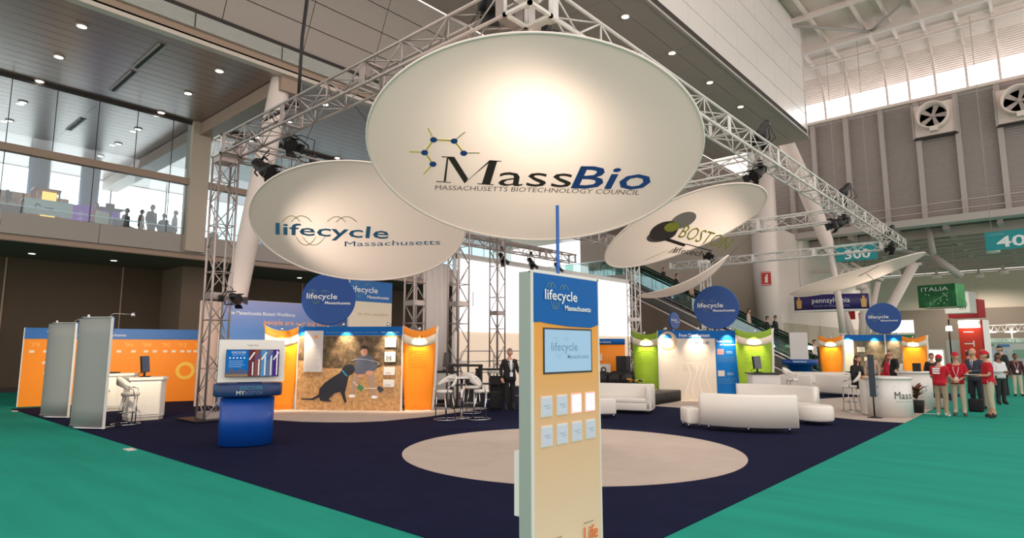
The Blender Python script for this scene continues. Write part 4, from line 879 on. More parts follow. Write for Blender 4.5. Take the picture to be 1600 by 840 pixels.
p = gp(728, 18.6); frame_table(p, face(p,.1), .95, 1.3, 'open black counter frame behind the bistro table')
p = gp(768, 21.2); frame_table(p, face(p,.1), 1.1, 1.1, 'low black counter before the screen, left of the man in a suit')
p = gp(820, 19); frame_table(p, face(p,.1), 1.0, .62, 'low black table half hidden by the kiosk edge')

# ---- bistro table, stools, white counter with screen
p = G(721,653); t = thing('bistro_table', 'tall white bistro table with a chrome stem', 'table', p, 0)
MB().lathe([(0,0),(.38,0),(.4,.015),(.39,.035),(0,.035)], (0,0,1.03), 32).build('table_top', m_wht, t); T('stem', [(0,0,.02),(0,0,1.03)], .035, m_chrome, t, 12); MB().lathe([(.26,0),(.25,.02),(.05,.035),(0,.035)], n=24).build('foot', m_chrome, t); MB().lathe([(.04,0),(.14,.05),(0,.05)], (0,0,.985), 16).build('bracket', m_black, t)
p = G(694,656); stool(p, face(p,-.9), 'white bar stool left of the bistro table')
p = G(752,655); stool(p, face(p,1.5), 'white bar stool right of the bistro table')
p = G(733,646); stool(p+V((-.1,.2,0)), face(p,2.6), 'white bar stool behind the bistro table')
p = G(775,625); stool(p, face(p,.8), 'white bar stool farther back beside the man in a suit')
p = G(699,628); t = thing('white_counter', 'white counter with a tilted screen beside the orange M panel', 'counter', p, face(p,-.2))
MB().box((0,0,.55), (.72,.55,.92), bev=.04).build('body', m_wht, t); B('plinth', (0,0,.045), (.68,.5,.09), m_black, t); B('top', (0,0,1.04), (.8,.62,.04), m_screenb, t)
p2 = p+V((-.2,.1,1.06)); monitor(p2, face(p,-1.1), 'tilted screen on the white counter by the orange panel', .5, .5)

# ---- sofas
def sofa_curve(c, R, a0, a1, lab, back='out', h=.82, sh=.44, dep=.78, name='curved_sofa', bt=.2):
    """arc sofa about centre c; angles in radians; back on the outer or inner side"""
    t = thing(name, lab, 'sofa', (c[0],c[1],0), 0, 'white curved sofas'); n = 28
    def arc(r0, r1, z0, z1, aa, ab, nm, mb=None, rnd=.05):
        prof = [(r0,z0),(r0,z1-rnd),(r0+rnd,z1),(r1-rnd,z1),(r1,z1-rnd),(r1,z0)]
        vs = []; fs = []; k = len(prof)
        for i in range(n+1):
            a = aa+(ab-aa)*i/n
            for r, z in prof: vs.append((r*math.cos(a), r*math.sin(a), z))
        for i in range(n):
            for j in range(k): fs.append((i*k+j, i*k+(j+1)%k, (i+1)*k+(j+1)%k, (i+1)*k+j))
        fs.append(tuple(range(k-1,-1,-1))); fs.append(tuple(n*k+j for j in range(k)))
        return MB().add(vs, fs, True).build(nm, m_leather, t)
    if back == 'out': rb0, rb1, rs0, rs1 = R-bt, R, R-dep, R-bt-.005
    else: rb0, rb1, rs0, rs1 = R, R+bt, R+bt+.005, R+dep
    arc(rb0, rb1, .13, h, a0, a1, 'backrest'); arc(rs0, rs1, .13, sh, a0-.0, a1+.0, 'seat')
    for a in (a0+.1, (a0+a1)/2, a1-.1):
        for r in (min(rb0,rs0)+.08, max(rb1,rs1)-.08): T('leg', [(r*math.cos(a), r*math.sin(a), .03),(r*math.cos(a), r*math.sin(a), .15)], .022, m_chrome, t, 8); 
    return t
# near sofa: back towards us; its outer face runs from pixel 1092 to 1250 along the floor
q0, q1 = gp(1093, 13.7), gp(1250, 13.0); mid = (q0+q1)/2; ch = (q1-q0).length; away = V((FW.x,FW.y,0)).normalized()
nrm = V((-(q1-q0).y, (q1-q0).x, 0)).normalized(); nrm = nrm if nrm.dot(away) > 0 else -nrm
Rn = 1.9; cc = mid+nrm*math.sqrt(Rn*Rn-ch*ch/4); an0 = math.atan2(q0.y-cc.y, q0.x-cc.x); an1 = math.atan2(q1.y-cc.y, q1.x-cc.x)
if an1 < an0: an1 += 2*math.pi
sofa_curve(cc, Rn, an0, an1, 'nearest curved white sofa with its back to the viewer')
def ottoman(p, rz, lab, w_=.5, dp=.7, h=.46, rnd=False):
    t = thing('ottoman', lab, 'ottoman', p, rz, 'white ottomans')
    if rnd: MB().lathe([(w_-.02,.1),(w_,.14),(w_,h-.05),(w_-.05,h),(0,h)], n=32).build('cushion', m_leather, t)
    else: MB().box((0,0,(h+.1)/2), (w_,dp,h-.1), bev=.05).build('cushion', m_leather, t)
    for x in (-1,1):
        for y in (-1,1): T('leg', [(x*w_*.36,y*(w_ if rnd else dp)*.36,.026),(x*w_*.36,y*(w_ if rnd else dp)*.36,.12)], .02, m_chrome, t, 8)
p = gp(1082, 14.0); ottoman(p+V((-.1,.15,0)), face(p,.3), 'narrow white ottoman at the left end of the nearest sofa', .34, .6)
# far sofa of the ring: back away from us, seat end visible on the right
q0, q1 = gp(1152, 17.2), gp(1283, 15.6); mid = (q0+q1)/2; ch = (q1-q0).length; nrm = V((-(q1-q0).y, (q1-q0).x, 0)).normalized(); nrm = nrm if nrm.dot(away) > 0 else -nrm
Rn = 2.6; cc = mid-nrm*math.sqrt(Rn*Rn-ch*ch/4); an1 = math.atan2(q0.y-cc.y, q0.x-cc.x); an0 = math.atan2(q1.y-cc.y, q1.x-cc.x)
if an1 < an0: an1 += 2*math.pi
sofa_curve(cc, Rn, an0, an1, 'second curved white sofa facing us behind the nearest one', h=.84)
p = gp(1274, 14.75); ottoman(p, 0, 'round-ended white ottoman right of the nearest sofa', .42, rnd=True)
# left sofa
def block_sofa(p, rz, w_, lab, dp=.85, h=.8, sh=.43, arm=True):
    t = thing('block_sofa', lab, 'sofa', p, rz, 'white block sofas')
    MB().box((0,dp/2-.1,(h+.1)/2), (w_,.2,h-.1), bev=.04).build('backrest', m_leather, t); MB().box((0,-.1,.2), (w_,dp-.2,.2), bev=.02).build('base', m_leather, t)
    MB().box((0,-.1,sh-.07), (w_-(.22 if arm else 0),dp-.2,.16), bev=.05).build('seat_cushion', m_leather, t)
    if arm: MB().box((w_/2-.08,-.05,(h-.02+.1)/2), (.16,dp-.1,h-.14), bev=.04).build('armrest', m_leather, t)
    for x in (-1,1):
        for y in (-1,1): T('leg', [(x*(w_/2-.1),y*(dp/2-.12),.024),(x*(w_/2-.1),y*(dp/2-.12),.12)], .02, m_chrome, t, 8)
    return t
p = gp(966, 17.6); block_sofa(p, face(p,-.2), 2.0, 'white sofa just right of the kiosk')
p = gp(946, 16.2); ottoman(p, face(p,.2), 'textured white ottoman peeking out beside the kiosk', .5, .5, .52)
p = gp(1228, 24.4); block_sofa(p, face(p,2.9), 2.1, 'far white sofa with its back to us, right of the green panel')
p = gp(1318, 23.6); block_sofa(p, face(p,2.6), 1.7, 'far white sofa just left of the seated woman')
p = gp(1282, 26.5); block_sofa(p, face(p,.1), 2.4, 'farthest white sofa facing us below the far orange panel')
p = gp(1195, 20.2); t = thing('white_counter', 'white counter with a tilted screen right of the green panel', 'counter', p, face(p,.3)); MB().box((0,0,.5), (.9,.6,.95), bev=.03).build('body', m_wht, t); B('top', (0,0,1.0), (1.0,.7,.04), m_screenb, t)
monitor(p+V((-.2,.1,1.02)), face(p,1.0), 'tilted white-backed screen on the counter by the right green panel', .42, .42)
p = gp(1240, 21.6); stool(p, face(p,1.2), 'white bar stool beside the counter by the right green panel')
p = gp(1252, 29.5); t = thing('info_pod', 'far small blue pod with a white column on top', 'information pod', p, face(p)); MB().lathe([(.55,0),(.55,1.0),(.8,1.05),(.8,1.3),(0,1.3)], n=24).build('drum', m_dblue, t); B('column', (0,.1,1.95), (.8,.3,1.3), m_wht, t); B('collar_print', (0,-.82,1.2), (.6,.02,.08), m_ltxt, t)

# ---- reception desk
p = G(1391,653); pc = back(p, .5); t = thing('reception_desk', 'curved white reception desk with a Mass logo', 'desk', pc, face(pc))
MB().lathe([(.52,0),(.52,.06),(.55,.06),(.55,1.0)], n=40).build('drum', m_wht, t); MB().lathe([(.57,1.0),(.59,1.02),(.59,1.06),(.0,1.06)], n=40).build('counter_top', m_wht, t)
RD = .55
def ond(s, x, z, wd, h, m):
    vs, fs, tw = text_raw(s); P = []
    for a, b in vs: xx = x+a/tw*wd; P.append((xx, -math.sqrt(max(.001,RD*RD-xx*xx))-.01, z+b/CAP*h))
    MB().add(P, fs).build('lettering', m, t)
ond('Mass', .14, .5, .38, .19, mat('grey_print', (70,66,66), .6)); ond('MASSACHUSETTS', .16, .42, .34, .03, m_gr2)
for a, b in ((.1,.74),(.13,.82),(.2,.8),(.23,.72)): ond('.', a, b, .035, .035, m_inkb)
p = G(1433,640); pc = back(p, .55); t = thing('reception_desk', 'second curved white desk behind the plant', 'desk', pc, face(pc)); MB().lathe([(.42,0),(.42,.06),(.45,.06),(.45,1.06)], n=36).build('drum', m_wht, t); MB().lathe([(.47,1.06),(.49,1.08),(.49,1.12),(.0,1.12)], n=36).build('counter_top', m_wht, t); RD = .45; ond('TS', .12, .55, .18, .15, m_gr2)
tag(B('desk_device', pc+V((.1,-.1,1.24)), (.2,.2,.26), m_black), 'small black device on the second white desk', 'device')
p = back(G(1357,649), .1); t = thing('side_counter', 'narrow white counter with an orange box beside the desk', 'counter', p, face(p,.4)); MB().box((0,0,.5), (.24,.4,.95), bev=.03).build('body', m_wht, t); B('orange_box', (0,-.05,1.01), (.2,.2,.12), m_orange, t)
p = G(1367,653); t = thing('sign_stand', 'dark slim sign stand in front of the reception desk', 'sign', p, face(p))
MB().lathe([(.2,0),(.18,.02),(.03,.05),(.02,.08)], n=20).build('foot', m_black, t); T('post', [(0,0,.05),(0,0,.6)], .02, m_black, t); B('board', (0,0,1.1), (.15,.03,1.1), mat('slate_board', (48,58,70), .5), t)
for i in range(4): MB().prism([(.075,1.2-i*.2),(.13,1.28-i*.2),(.11,1.16-i*.2)], lambda a,b,q: (a,q,b), -.01,.01).build('leaf_trim', mat('teal_trim', (110,150,160), .5), t)
p = back(G(1330,644), .2); stool(p, face(p,-1.2), 'white bar stool with the seated woman')
# potted plant
p = G(1434,645); t = thing('potted_plant', 'red-leaved potted plant between the two white desks', 'plant', p, 0); MB().lathe([(.15,0),(.19,.34),(.17,.36),(0,.34)], n=20).build('pot', m_black, t)
m_lf = mat('russet_leaf', (110,52,34), .5); m_lf2 = mat('olive_leaf', (96,92,46), .5)
for i in range(26):
    a = random.random()*6.28; e = .5+random.random()*.9; L_ = .28+random.random()*.22; w_ = .05; z = .38+random.random()*.2; c, s = math.cos(a), math.sin(a)
    vs = []; 
    for k in range(5):
        u = k/4; r = L_*u*math.cos(e*(1-.5*u)); zz = z+L_*u*math.sin(e*(1-.5*u)); ww = w_*math.sin(math.pi*min(.98,u*.9+.08)); vs += [(r*c-s*ww, r*s+c*ww, zz), (r*c+s*ww, r*s-c*ww, zz+.004)]
    MB().add(vs, [(2*k,2*k+1,2*k+3,2*k+2) for k in range(4)], True).build('leaf', m_lf if i % 3 else m_lf2, t)
# luggage / boxes
p = back(G(1461,638), .1); tag(MB().box((0,0,.16), (.5,.4,.3), bev=.05).build('grey_case', mat('grey_case', (170,164,162), .5), None, p, .6), 'grey case lying behind the red-shirted visitor', 'case')
# ================================================================== ESCALATOR, FAR BOOTHS, MEZZANINE THINGS
def escalator(y, lab):
    xa, za, xb = -22.4, 6.85, -9.4; t = thing('escalator', lab, 'escalator', (xb, y, 0), 0, 'escalators'); L = xa-xb
    fn = lambda u: (L*u, za*u)
    MB().prism([(0,0),(L,za),(L,za-1.0),(-1.2,0)], lambda a,b,q: (a,q,b), -.75, .75).build('truss_casing', mat('escalator_grey', (96,92,88), .5), t)
    st = MB().box((0,0,0), (.42,1.1,.24)).mesh('step', m_dark)
    for i in range(30): x, z = fn((i+.5)/30); link('step', st, t, (x,0,z-.02))
    for s in (-.66,.66):
        MB().prism([(.3,.1),(L,za+.02),(L-1.2,za+.02),(L-1.2,za+.95),(L,za+.95),(.3,1.0),(.9,.95),(.9,.1)], lambda a,b,q: (a,s+q,b), -.01, .01).build('glass_balustrade', m_glassg, t)
        T('handrail', [(1.0,s,.25),(1.05,s,.8),(.7,s,1.0),(.2,s,1.02),(L,s,za+1.0),(L-1.0,s,za+1.02),(L-1.35,s,za+.8),(L-1.35,s,za+.3)], .05, m_black, t, 8)
        T('skirt_rail', [(.2,s,.18),(L,s,za+.1)], .06, m_steel, t, 6); T('lower_trim', [(.2,s*1.15,-.0+.06),(L,s*1.15,za-.35)], .05, m_whitep, t, 6)
        T('lamp_line', [(.2,s*.95,.5),(L,s*.95,za+.42)], .02, m_steel, t, 6)
    return t
escalator(36.9, 'front escalator with green glass sides descending to the right')
escalator(39.2, 'rear escalator parallel behind the front one')
es = struct('wall_under_escalator', MB().prism([(-22.6,0),(-10.6,0),(-22.6,6.0)], lambda a,b,q: (a,q,b), 35.85, 36.0), m_brown2, 'brown triangular wall under the escalator')
T('edge_trim', [(-10.6,35.85,.05),(-22.6,35.85,6.05)], .06, m_whitep, es, 6)
t = thing('glass_railing', 'glass railing of the escalator landing', 'railing', (-25.8, 36.2, 6.86))
for i in range(4): B('pane', (-2.6+i*1.6, 0, .55), (1.55,.02,1.05), m_glassg, t)
B('top_rail', (-.2,0,1.1), (6.6,.05,.05), m_steel, t)
for px, py, w_ in ((1203,540,'upper'),(1241,541,'middle'),(1265,543,'lower')):
    p = PY(px, py, 36.0); tag(MB().lathe([(0,.0),(.12,.02),(.15,.09),(.1,.18),(0,.2)], n=14).build('escalator_lamp', m_lamp, None, (p.x, 36.08, p.z-.1)), w_+' of three small glowing lamps along the escalator wall', 'lamp', 'escalator lamps')

# ---- hanging signs
m_teal = mat('sign_teal', (20,146,152), .5); m_purp = mat('sign_purple', (44,34,100), .5)
def hang_box(px0, py0, px1, py1, dep, thick, m, lab, name='hanging_box_sign', z_top=11.0, turn=0, cat='hanging sign', group=None):
    a = D(px0, py1, dep); b = D(px1, py0, dep); p = (a+b)/2; wd = abs(px1-px0)*dep/F; hh = abs(b.z-a.z)
    t = thing(name, lab, cat, (p.x,p.y,p.z), face(p, turn), group); B('box', (0,thick/2,0), (wd,thick,hh), m, t)
    for s in (-.4,.4): T('cable', [(s*wd,thick/2,hh/2),(s*wd,thick/2,(24.0 if p.y < 53 else z_top)-p.z)], .02, m_greyp, t, 4)
    return t, Face(t, (-wd/2,0,-hh/2), (1,0,0)), wd, hh
t, f, wd, hh = hang_box(1309, 379, 1366, 407, 43, .1, m_teal, 'teal hanging aisle sign numbered 300', 'aisle_sign', turn=-.15)
f.text('300', wd*.22, hh*.12, wd*.62, hh*.5, m_wtxt, .02, bold=.02); f.text('CONVENTION', wd*.06, hh*.8, wd*.3, hh*.09, m_ltxt, .02)
t, f, wd, hh = hang_box(1550, 357, 1640, 387, 38, .1, m_teal, 'teal hanging aisle sign numbered 400 at the right edge', 'aisle_sign', turn=-.15)
f.text('400', wd*.16, hh*.14, wd*.62, hh*.56, m_wtxt, .02, bold=.02); f.text('CONVENTION', wd*.04, hh*.8, wd*.24, hh*.09, m_ltxt, .02)
m_ital = leafy('green_leaf_print', (22,84,46), (36,108,62), (70,140,88), 1.2)
t, f, wd, hh = hang_box(1438, 444, 1489, 480, 50, 2.2, m_ital, 'green hanging cube sign reading ITALIA with a leaf', turn=-.3)
f.text('ITALIA', wd*.1, hh*.72, wd*.72, hh*.17, m_wtxt, .03); f.line([(wd*.25,0),(wd*.5,hh*.35),(wd*.8,hh*.6)], .06, mat('leaf_vein', (130,180,140), .5), 'leaf_vein', .02); f.rect(0,-.05,wd,0,m_cream,'bottom_edge',.02)
for i in range(14): f.oval((wd*(.2+.6*random.random()), hh*(.1+.5*random.random())), .06, .06, mat('leaf_drop', (170,205,176), .4), 'printed_drop', .02, 8)
t, f, wd, hh = hang_box(1478, 456, 1511, 489, 56, 1.8, m_wht, 'white hanging cube sign behind the green one', turn=-.3)
for i in range(3): f.line([(wd*(.6+.1*i),hh*.15),(wd*(.75+.08*i),hh*.4),(wd*.8,hh*(.7+.05*i))], .05, m_inkg, 'printed_line', .02)
t, f, wd, hh = hang_box(1484, 468, 1524, 496, 60, 2.0, mat('italia_red', (190,28,44), .5), 'red hanging cube sign with a white letter A', turn=-.3)
f.text('A', wd*.68, hh*.62, wd*.12, hh*.2, m_wtxt, .03)
# pennsylvania banner: gently curved
p = D(1298, 472, 46); t = thing('curved_hanging_banner', 'purple curved pennsylvania banner hanging by the white wall', 'hanging sign', p, face(p)); wd, hh = 104*46/F, 24*46/F
def fnp(u, v): return (-wd/2+u*wd, -.5*math.sin(math.pi*u), -hh/2+v*hh)
MB().sheet(fnp, 20, 2, .05).build('banner_cloth', m_purp, t)
MB().sheet(lambda u, v: (fnp(u,0)[0], fnp(u,0)[1]+v*1.2*math.sin(math.pi*u), -hh/2-.02-v*.06), 20, 2, .03).build('under_panel', m_wht, t); MB().sheet(lambda u, v: (fnp(u,0)[0]*1.01, fnp(u,0)[1]-.03, -hh/2-.14+v*.16), 20, 1, .02).build('white_hem', m_wht, t)
def onp(s, u, z, wu, h, m):
    vs, fs, tw = text_raw(s); P = []
    for a, b in vs: q = fnp(u+a/tw*wu, .5); P.append((q[0], q[1]-.03, z+b/CAP*h))
    MB().add(P, fs).build('lettering', m, t)
onp('pennsylvania', .25, -.05, .5, .38, m_wtxt); onp('STATE OF INNOVATION', .27, -.38, .47, .16, mat('lilac_print', (150,146,190), .6))
for u in (.03, .89):
    P = [fnp(u+a*.08, .5) for a in (.1,.9,1,.7,.7,.3,.3,0)]; zz = (-.42,-.42,.2,.2,.42,.42,.2,.2)
    MB().add([(q[0], q[1]-.035, z) for q, z in zip(P, zz)], [tuple(range(8))]).build('keystone_mark', mat('keystone_gold', (206,160,86), .5), t)
for s in (-.4,.4): T('cable', [(s*wd,0,hh/2),(s*wd,0,24.6-p.z)], .02, m_greyp, t, 4)

# ---- far booths on the right
def booth_box(px0, px1, py0, dep, m, lab, name, cat='booth', thick=.5, turn=0):
    p = gp((px0+px1)/2, dep); h = D((px0+px1)/2, py0, dep).z; wd = (px1-px0)*dep/F
    t = thing(name, lab, cat, p, face(p, turn)); B('core', (0,thick/2,h/2), (wd,thick,h), m, t); B('plinth', (0,thick/2-.03,.06), (wd+.06,thick,.12), m_wht, t); return t, Face(t, (-wd/2,0,0), (1,0,0)), wd, h
t, f, wd, hh = booth_box(1508, 1540, 499, 38, m_wht, 'red Italia tower banner behind the visitors', 'tower_banner', 'banner', 1.4, -.25)
f.rect(0,.1,wd*.92,hh*.86, mat('tower_red', (214,56,34), .45), 'red_print', .02); f.rect(wd*.92,.1,wd,hh,mat('italia_red', (190,28,44), .5),'side_strip',.02)
for i, c in enumerate('ITALIA'):
    if i < 5: lettering(c, f.p(wd*.2,hh*(.80-.16*i),.03), f.p(wd*.2,hh*(.80-.16*i)-(.06 if c=='I' else .36),.03), f.p(wd*.62,hh*(.80-.16*i),.03), m_wtxt, t)
MB().lathe([(0,0),(.5,0)], n=16).build('lamp_lens', m_lamp, t).location = (-.1,-.2,hh*.95); B('lamp_arm', (-.1,-.1,hh*.96), (.04,.3,.03), m_chrome, t); spot(t, (-.1,-.6,hh*1.0), (0,0,hh*.75), 120, 90)
t, f, wd, hh = booth_box(1543, 1630, 528, 44, mat('missouri_grey', (206,208,210), .5), 'pale green and blue Missouri booth wall at the far right', 'booth_wall', turn=-.2)
f.rect(0,hh*.86,wd,hh*.99,mat('sage_print', (150,186,166), .5),'header',.02); f.text('MISSOURI BIOTECH', wd*.14, hh*.885, wd*.8, hh*.075, m_wtxt, .03, bold=.02); f.rect(wd*.14,hh*.78,wd*.24,hh*.84,mat('mid_green_print', (110,170,130), .5),'print_block',.02); f.rect(wd*.28,hh*.76,wd*.46,hh*.83,mat('mid_blue_print', (70,130,190), .6),'print_block',.02); f.rect(wd*.5,hh*.45,wd*.7,hh*.68,mat('sage_print', (150,186,166), .5),'print_block',.02); f.rect(.05,hh*.1,wd*.4,hh*.7,mat('pale_sky_print', (196,210,222), .5),'print_block',.02)
T('header_truss', [(-wd/2,.2,hh+.5),(wd/2,.2,hh+.5)], .06, m_trussw, t); T('header_truss', [(-wd/2,.2,hh+1.0),(wd/2,.2,hh+1.0)], .06, m_trussw, t)
for i in range(10): T('truss_web', [(-wd/2+i*wd/10,.2,hh+.5),(-wd/2+(i+.5)*wd/10,.2,hh+1.0),(-wd/2+(i+1)*wd/10,.2,hh+.5)], .035, m_trussw, t, 5)
for i in range(3): T('truss_post', [(-wd/2+i*wd/2,.2,hh-.02),(-wd/2+i*wd/2,.2,hh+1.0)], .05, m_trussw, t); MB().lathe([(0,0),(.35,0)], n=12).build('lamp_lens', m_lamp, t).location = (-wd*.3+i*wd*.3,-.15,hh+.42)
t, f, wd, hh = booth_box(1447, 1476, 545, 42, m_wht, 'brightly lit white booth wall left of the visitors', 'booth_wall')
f.rect(.1,hh*.35,wd-.1,hh*.95, emitter('lit_booth_panel', (255,244,226), 1.6), 'lit_panel', .03); f.rect(.1,hh*.28,wd-.1,hh*.33,m_dark,'shelf_edge',.06,.05)
t, f, wd, hh = booth_box(1486, 1508, 531, 40, m_wht, 'white booth column with a blue strip beside the red tower', 'booth_column'); f.rect(wd*.8,.1,wd,hh*.9,m_dblue,'side_strip',.02)
p = gp(1490, 37); t = thing('lamp_stand', 'tall thin black lamp stand before the white booth column', 'lamp', p, face(p)); MB().lathe([(.25,0),(.04,.05),(.03,.1)], n=14).build('foot', m_black, t); T('pole', [(0,0,.05),(0,0,3.0),(.02,0,3.6)], .04, m_black, t); MB().lathe([(0,.3),(.14,.28),(.16,0),(0,0)], (0,0,2.9), 14).build('head', m_lamp, t)
t, f, wd, hh = booth_box(1400, 1431, 499, 46, m_wht, 'white and green booth tower behind the round sign', 'booth_tower', thick=1.0); f.rect(0,hh*.1,wd,hh*.72,mat('booth_dark_green', (54,128,70), .5),'green_print',.02); f.rect(wd*.25,hh*.6,wd*.65,hh*.64,m_wtxt,'white_print',.03); f.rect(0,hh*.76,wd,hh*.99,emitter('lit_booth_panel', (255,244,226), 1.6),'lit_panel',.02)
for px, py, dep, lab in ((1328,489,54,'small red exit sign behind the pennsylvania banner'),(1350,498,54,'small red fire cabinet sign on the far wall'),):
    p = D(px,py,dep); tag(B('wall_sign', p, (.8,.08,1.1), mat('sign_red', (190,30,36), .5)), lab, 'sign')
# orange booth and dark chairs seen beyond the left sofa
p = gp(951, 27); t = thing('timeline_booth', 'small orange display beyond the left sofa, beside the kiosk', 'display wall', p, face(p)); MB().sheet(lambda u, v: (-.75+u*1.5, -.25*math.sin(math.pi*u), .02+v*2.2), 12, 2, .04).build('curved_panel', m_orange, t); MB().sheet(lambda u, v: (-.76+u*1.52, -.25*math.sin(math.pi*u)-.02, 2.0+v*.25), 12, 1, .02).build('header', m_blue, t)
f = Face(t, (-.75,-.3,0), (1,0,0)); f.text('The history', .3, 2.06, .6, .1, m_wtxt, .02); f.rect(.3,.6,.85,1.15,m_wht,'info_plate',.02); f.oval((.55,.9),.12,.12,m_ink,'ring_mark',.03,16,.5); f.rect(.4,1.3,.5,1.6,m_cream,'printed_figure',.02)
def chair(p, rz, lab):
    t = thing('stacking_chair', lab, 'chair', p, rz, 'rows of black chairs'); MB().sheet(lambda u, v: (-.22+u*.44, .22+.05*math.sin(math.pi*u), .5+v*(.36+.08*math.sin(math.pi*u))), 8, 2, .03).build('backrest', m_black, t); MB().box((0,0,.45), (.44,.44,.06), bev=.02).build('seat', m_black, t)
    for x in (-.19,.19):
        for y in (-.19,.2): T('leg', [(x,y,.02),(x,y,.45)], .012, m_black, t, 5)
for i, (px, dep) in enumerate(((938,22.4),(946,23.4),(940,24.4),(958,22.4),(966,23.4),(960,24.4),(978,22.4),(986,23.4),(980,24.4))):
    p = gp(px, dep); chair(p, face(p, 3.3), ('leftmost','middle','rightmost')[i//3]+' black stacking chair of the '+('front','second','rear')[i % 3]+' row beyond the left sofa')
p = gp(993, 21.6); t = thing('flower_box', 'low box of orange and yellow flowers beside the black chairs', 'plant', p, 0); B('box', (0,0,.3), (.8,.3,.6), m_black, t)
for i in range(14): MB().lathe([(0,.0),(.06,.03),(.05,.08),(0,.09)], (-.35+.7*random.random(), -.1+.2*random.random(), .6+.1*random.random()), 8).build('bloom', (mat('bloom_orange', (214,130,50), .6), mat('bloom_yellow', (216,190,80), .6), mat('bloom_leaf', (80,100,50), .6))[i % 3], t)
p = gp(960, 24.6); tag(MB().box((0,0,.75), (.5,.4,1.5), bev=.02).build('black_plinth', m_black, None, gp(975,26), 0), 'black plinth behind the small orange display', 'plinth')
# ---- dark lighting gear above the screen
for y, lab, s in ((19.6,'black lamp under the lighting truss, nearest to the middle truss tower',.9),(21.6,'black lamp under the lighting truss, just left of the kiosk top',.9),(23.6,'black lamp at the right end of the lighting truss',.8)):
    p = V((-18.0, y, 5.8)); fixture(p, p+V((1,-.4,-1.2)), lab, (-18.0, y, 6.24), s)
# ---- mezzanine exhibits
zf_ = 6.4
def mz(px, X): return V((X, PX(px, 340, X).y, zf_))
p = mz(25, -33); t = thing('press_backdrop', 'peach press backdrop with small logos on the mezzanine', 'backdrop', p, math.radians(90)); B('sheet', (0,0,1.05), (3.6,.06,2.1), mat('peach_backdrop', (226,176,150), .7), t); B('foot', (0,0,.02), (3.6,.5,.04), m_greyp, t); f = Face(t, (-1.8,-.035,0), (1,0,0))
for a, b in ((2.3,1.65),(2.5,1.0),(1.5,1.7),(1.4,1.1)): f.text('BIO', a, b, .35, .13, m_inkg, .01); f.oval((a-.14,b+.06),.09,.09,m_inkg,'ring_mark',.01,14,.7)
p = mz(68, -32); t = thing('lit_tower', 'glowing orange framed tower on the mezzanine', 'display tower', p, math.radians(90))
for x in (-.42,.42):
    for y in (-.3,.3): T('post', [(x,y,.02),(x,y,2.1)], .04, mat('rust_frame', (170,84,50), .5), t)
B('lit_panel', (.08,-.25,1.05), (.5,.04,2.0), emitter('amber_glow', (255,190,90), 1.8), t); B('side_panel', (-.3,0,1.05), (.06,.5,2.0), m_orange, t); B('crown', (0,0,2.14), (.95,.7,.08), mat('rust_frame', (170,84,50), .5), t)
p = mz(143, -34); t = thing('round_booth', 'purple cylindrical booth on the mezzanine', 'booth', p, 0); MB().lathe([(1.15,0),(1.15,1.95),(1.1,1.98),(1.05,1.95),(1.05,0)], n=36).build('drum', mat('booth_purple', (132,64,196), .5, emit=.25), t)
for a0 in (-.55, .55):
    for i, c in enumerate('WORLD'):
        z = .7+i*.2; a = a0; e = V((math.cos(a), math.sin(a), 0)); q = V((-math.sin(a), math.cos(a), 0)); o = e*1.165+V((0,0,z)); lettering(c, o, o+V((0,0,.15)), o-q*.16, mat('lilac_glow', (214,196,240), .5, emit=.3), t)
p = mz(298, -29.2); t = thing('hanging_banner', 'olive green banner hanging at the column on the mezzanine', 'banner', p+V((0,0,1.0)), math.radians(90)); B('cloth', (0,0,.95), (.56,.03,1.3), mat('olive_banner', (112,124,36), .6), t); B('lower_sheet', (0,0,-.2), (.56,.03,1.0), mat('pale_banner', (186,182,156), .6), t); B('rod', (0,0,1.62), (.66,.04,.05), m_greyp, t)
f = Face(t, (-.28,-.02,.3), (1,0,0)); f.text('BIO', .1, .5, .3, .2, m_lf2, .01)
p = mz(8, -30.2); t = thing('camera_tripod', 'black video camera on a tripod on the mezzanine', 'camera', p, math.radians(90))
for a in (0,2.1,4.2): T('leg', [(0,0,1.0),(.35*math.cos(a),.35*math.sin(a),.0)], .02, m_black, t, 6)
B('body', (0,0,1.35), (.2,.4,.2), m_black, t); T('lens', [(0,-.2,1.35),(0,-.38,1.35)], .07, m_black, t, 10); T('column', [(0,0,.95),(0,0,1.25)], .04, m_black, t); T('pan_handle', [(.05,.1,1.2),(.3,.35,1.0)], .012, m_black, t, 5); B('viewfinder', (0,.1,1.52), (.1,.15,.12), m_black, t)
p = mz(72, -28.7); t = thing('folding_table', 'white fronted table with a dark logo on the mezzanine', 'table', p, math.radians(90)); B('front', (0,-.3,.72), (1.5,.03,.55), m_wht, t); B('top', (0,0,1.0), (1.55,.7,.04), m_wht, t); f = Face(t, (-.75,-.316,.45), (1,0,0)); f.line([(.3,.2),(.38,.4),(.5,.3)], .05, m_ink, 'logo_stroke', .01); f.rect(.6,.2,.9,.3,m_inkt,'logo_word',.01)
for x in (-.7,.7): T('leg', [(x,.2,0),(x,.2,1.0)], .02, m_greyp, t)
p = mz(16, -28.8); t = thing('duffel_bag', 'brown duffel bag on the mezzanine edge', 'bag', p+V((0,0,.45)), math.radians(90)); MB().box((0,0,.16), (.9,.35,.32), bev=.08).build('body', mat('bag_brown', (96,52,38), .7), t); T('handle', [(-.2,0,.3),(-.1,0,.45),(.1,0,.45),(.2,0,.3)], .015, m_black, t, 5); B('stand', (0,0,-.23), (.8,.3,.45), m_wht, t)
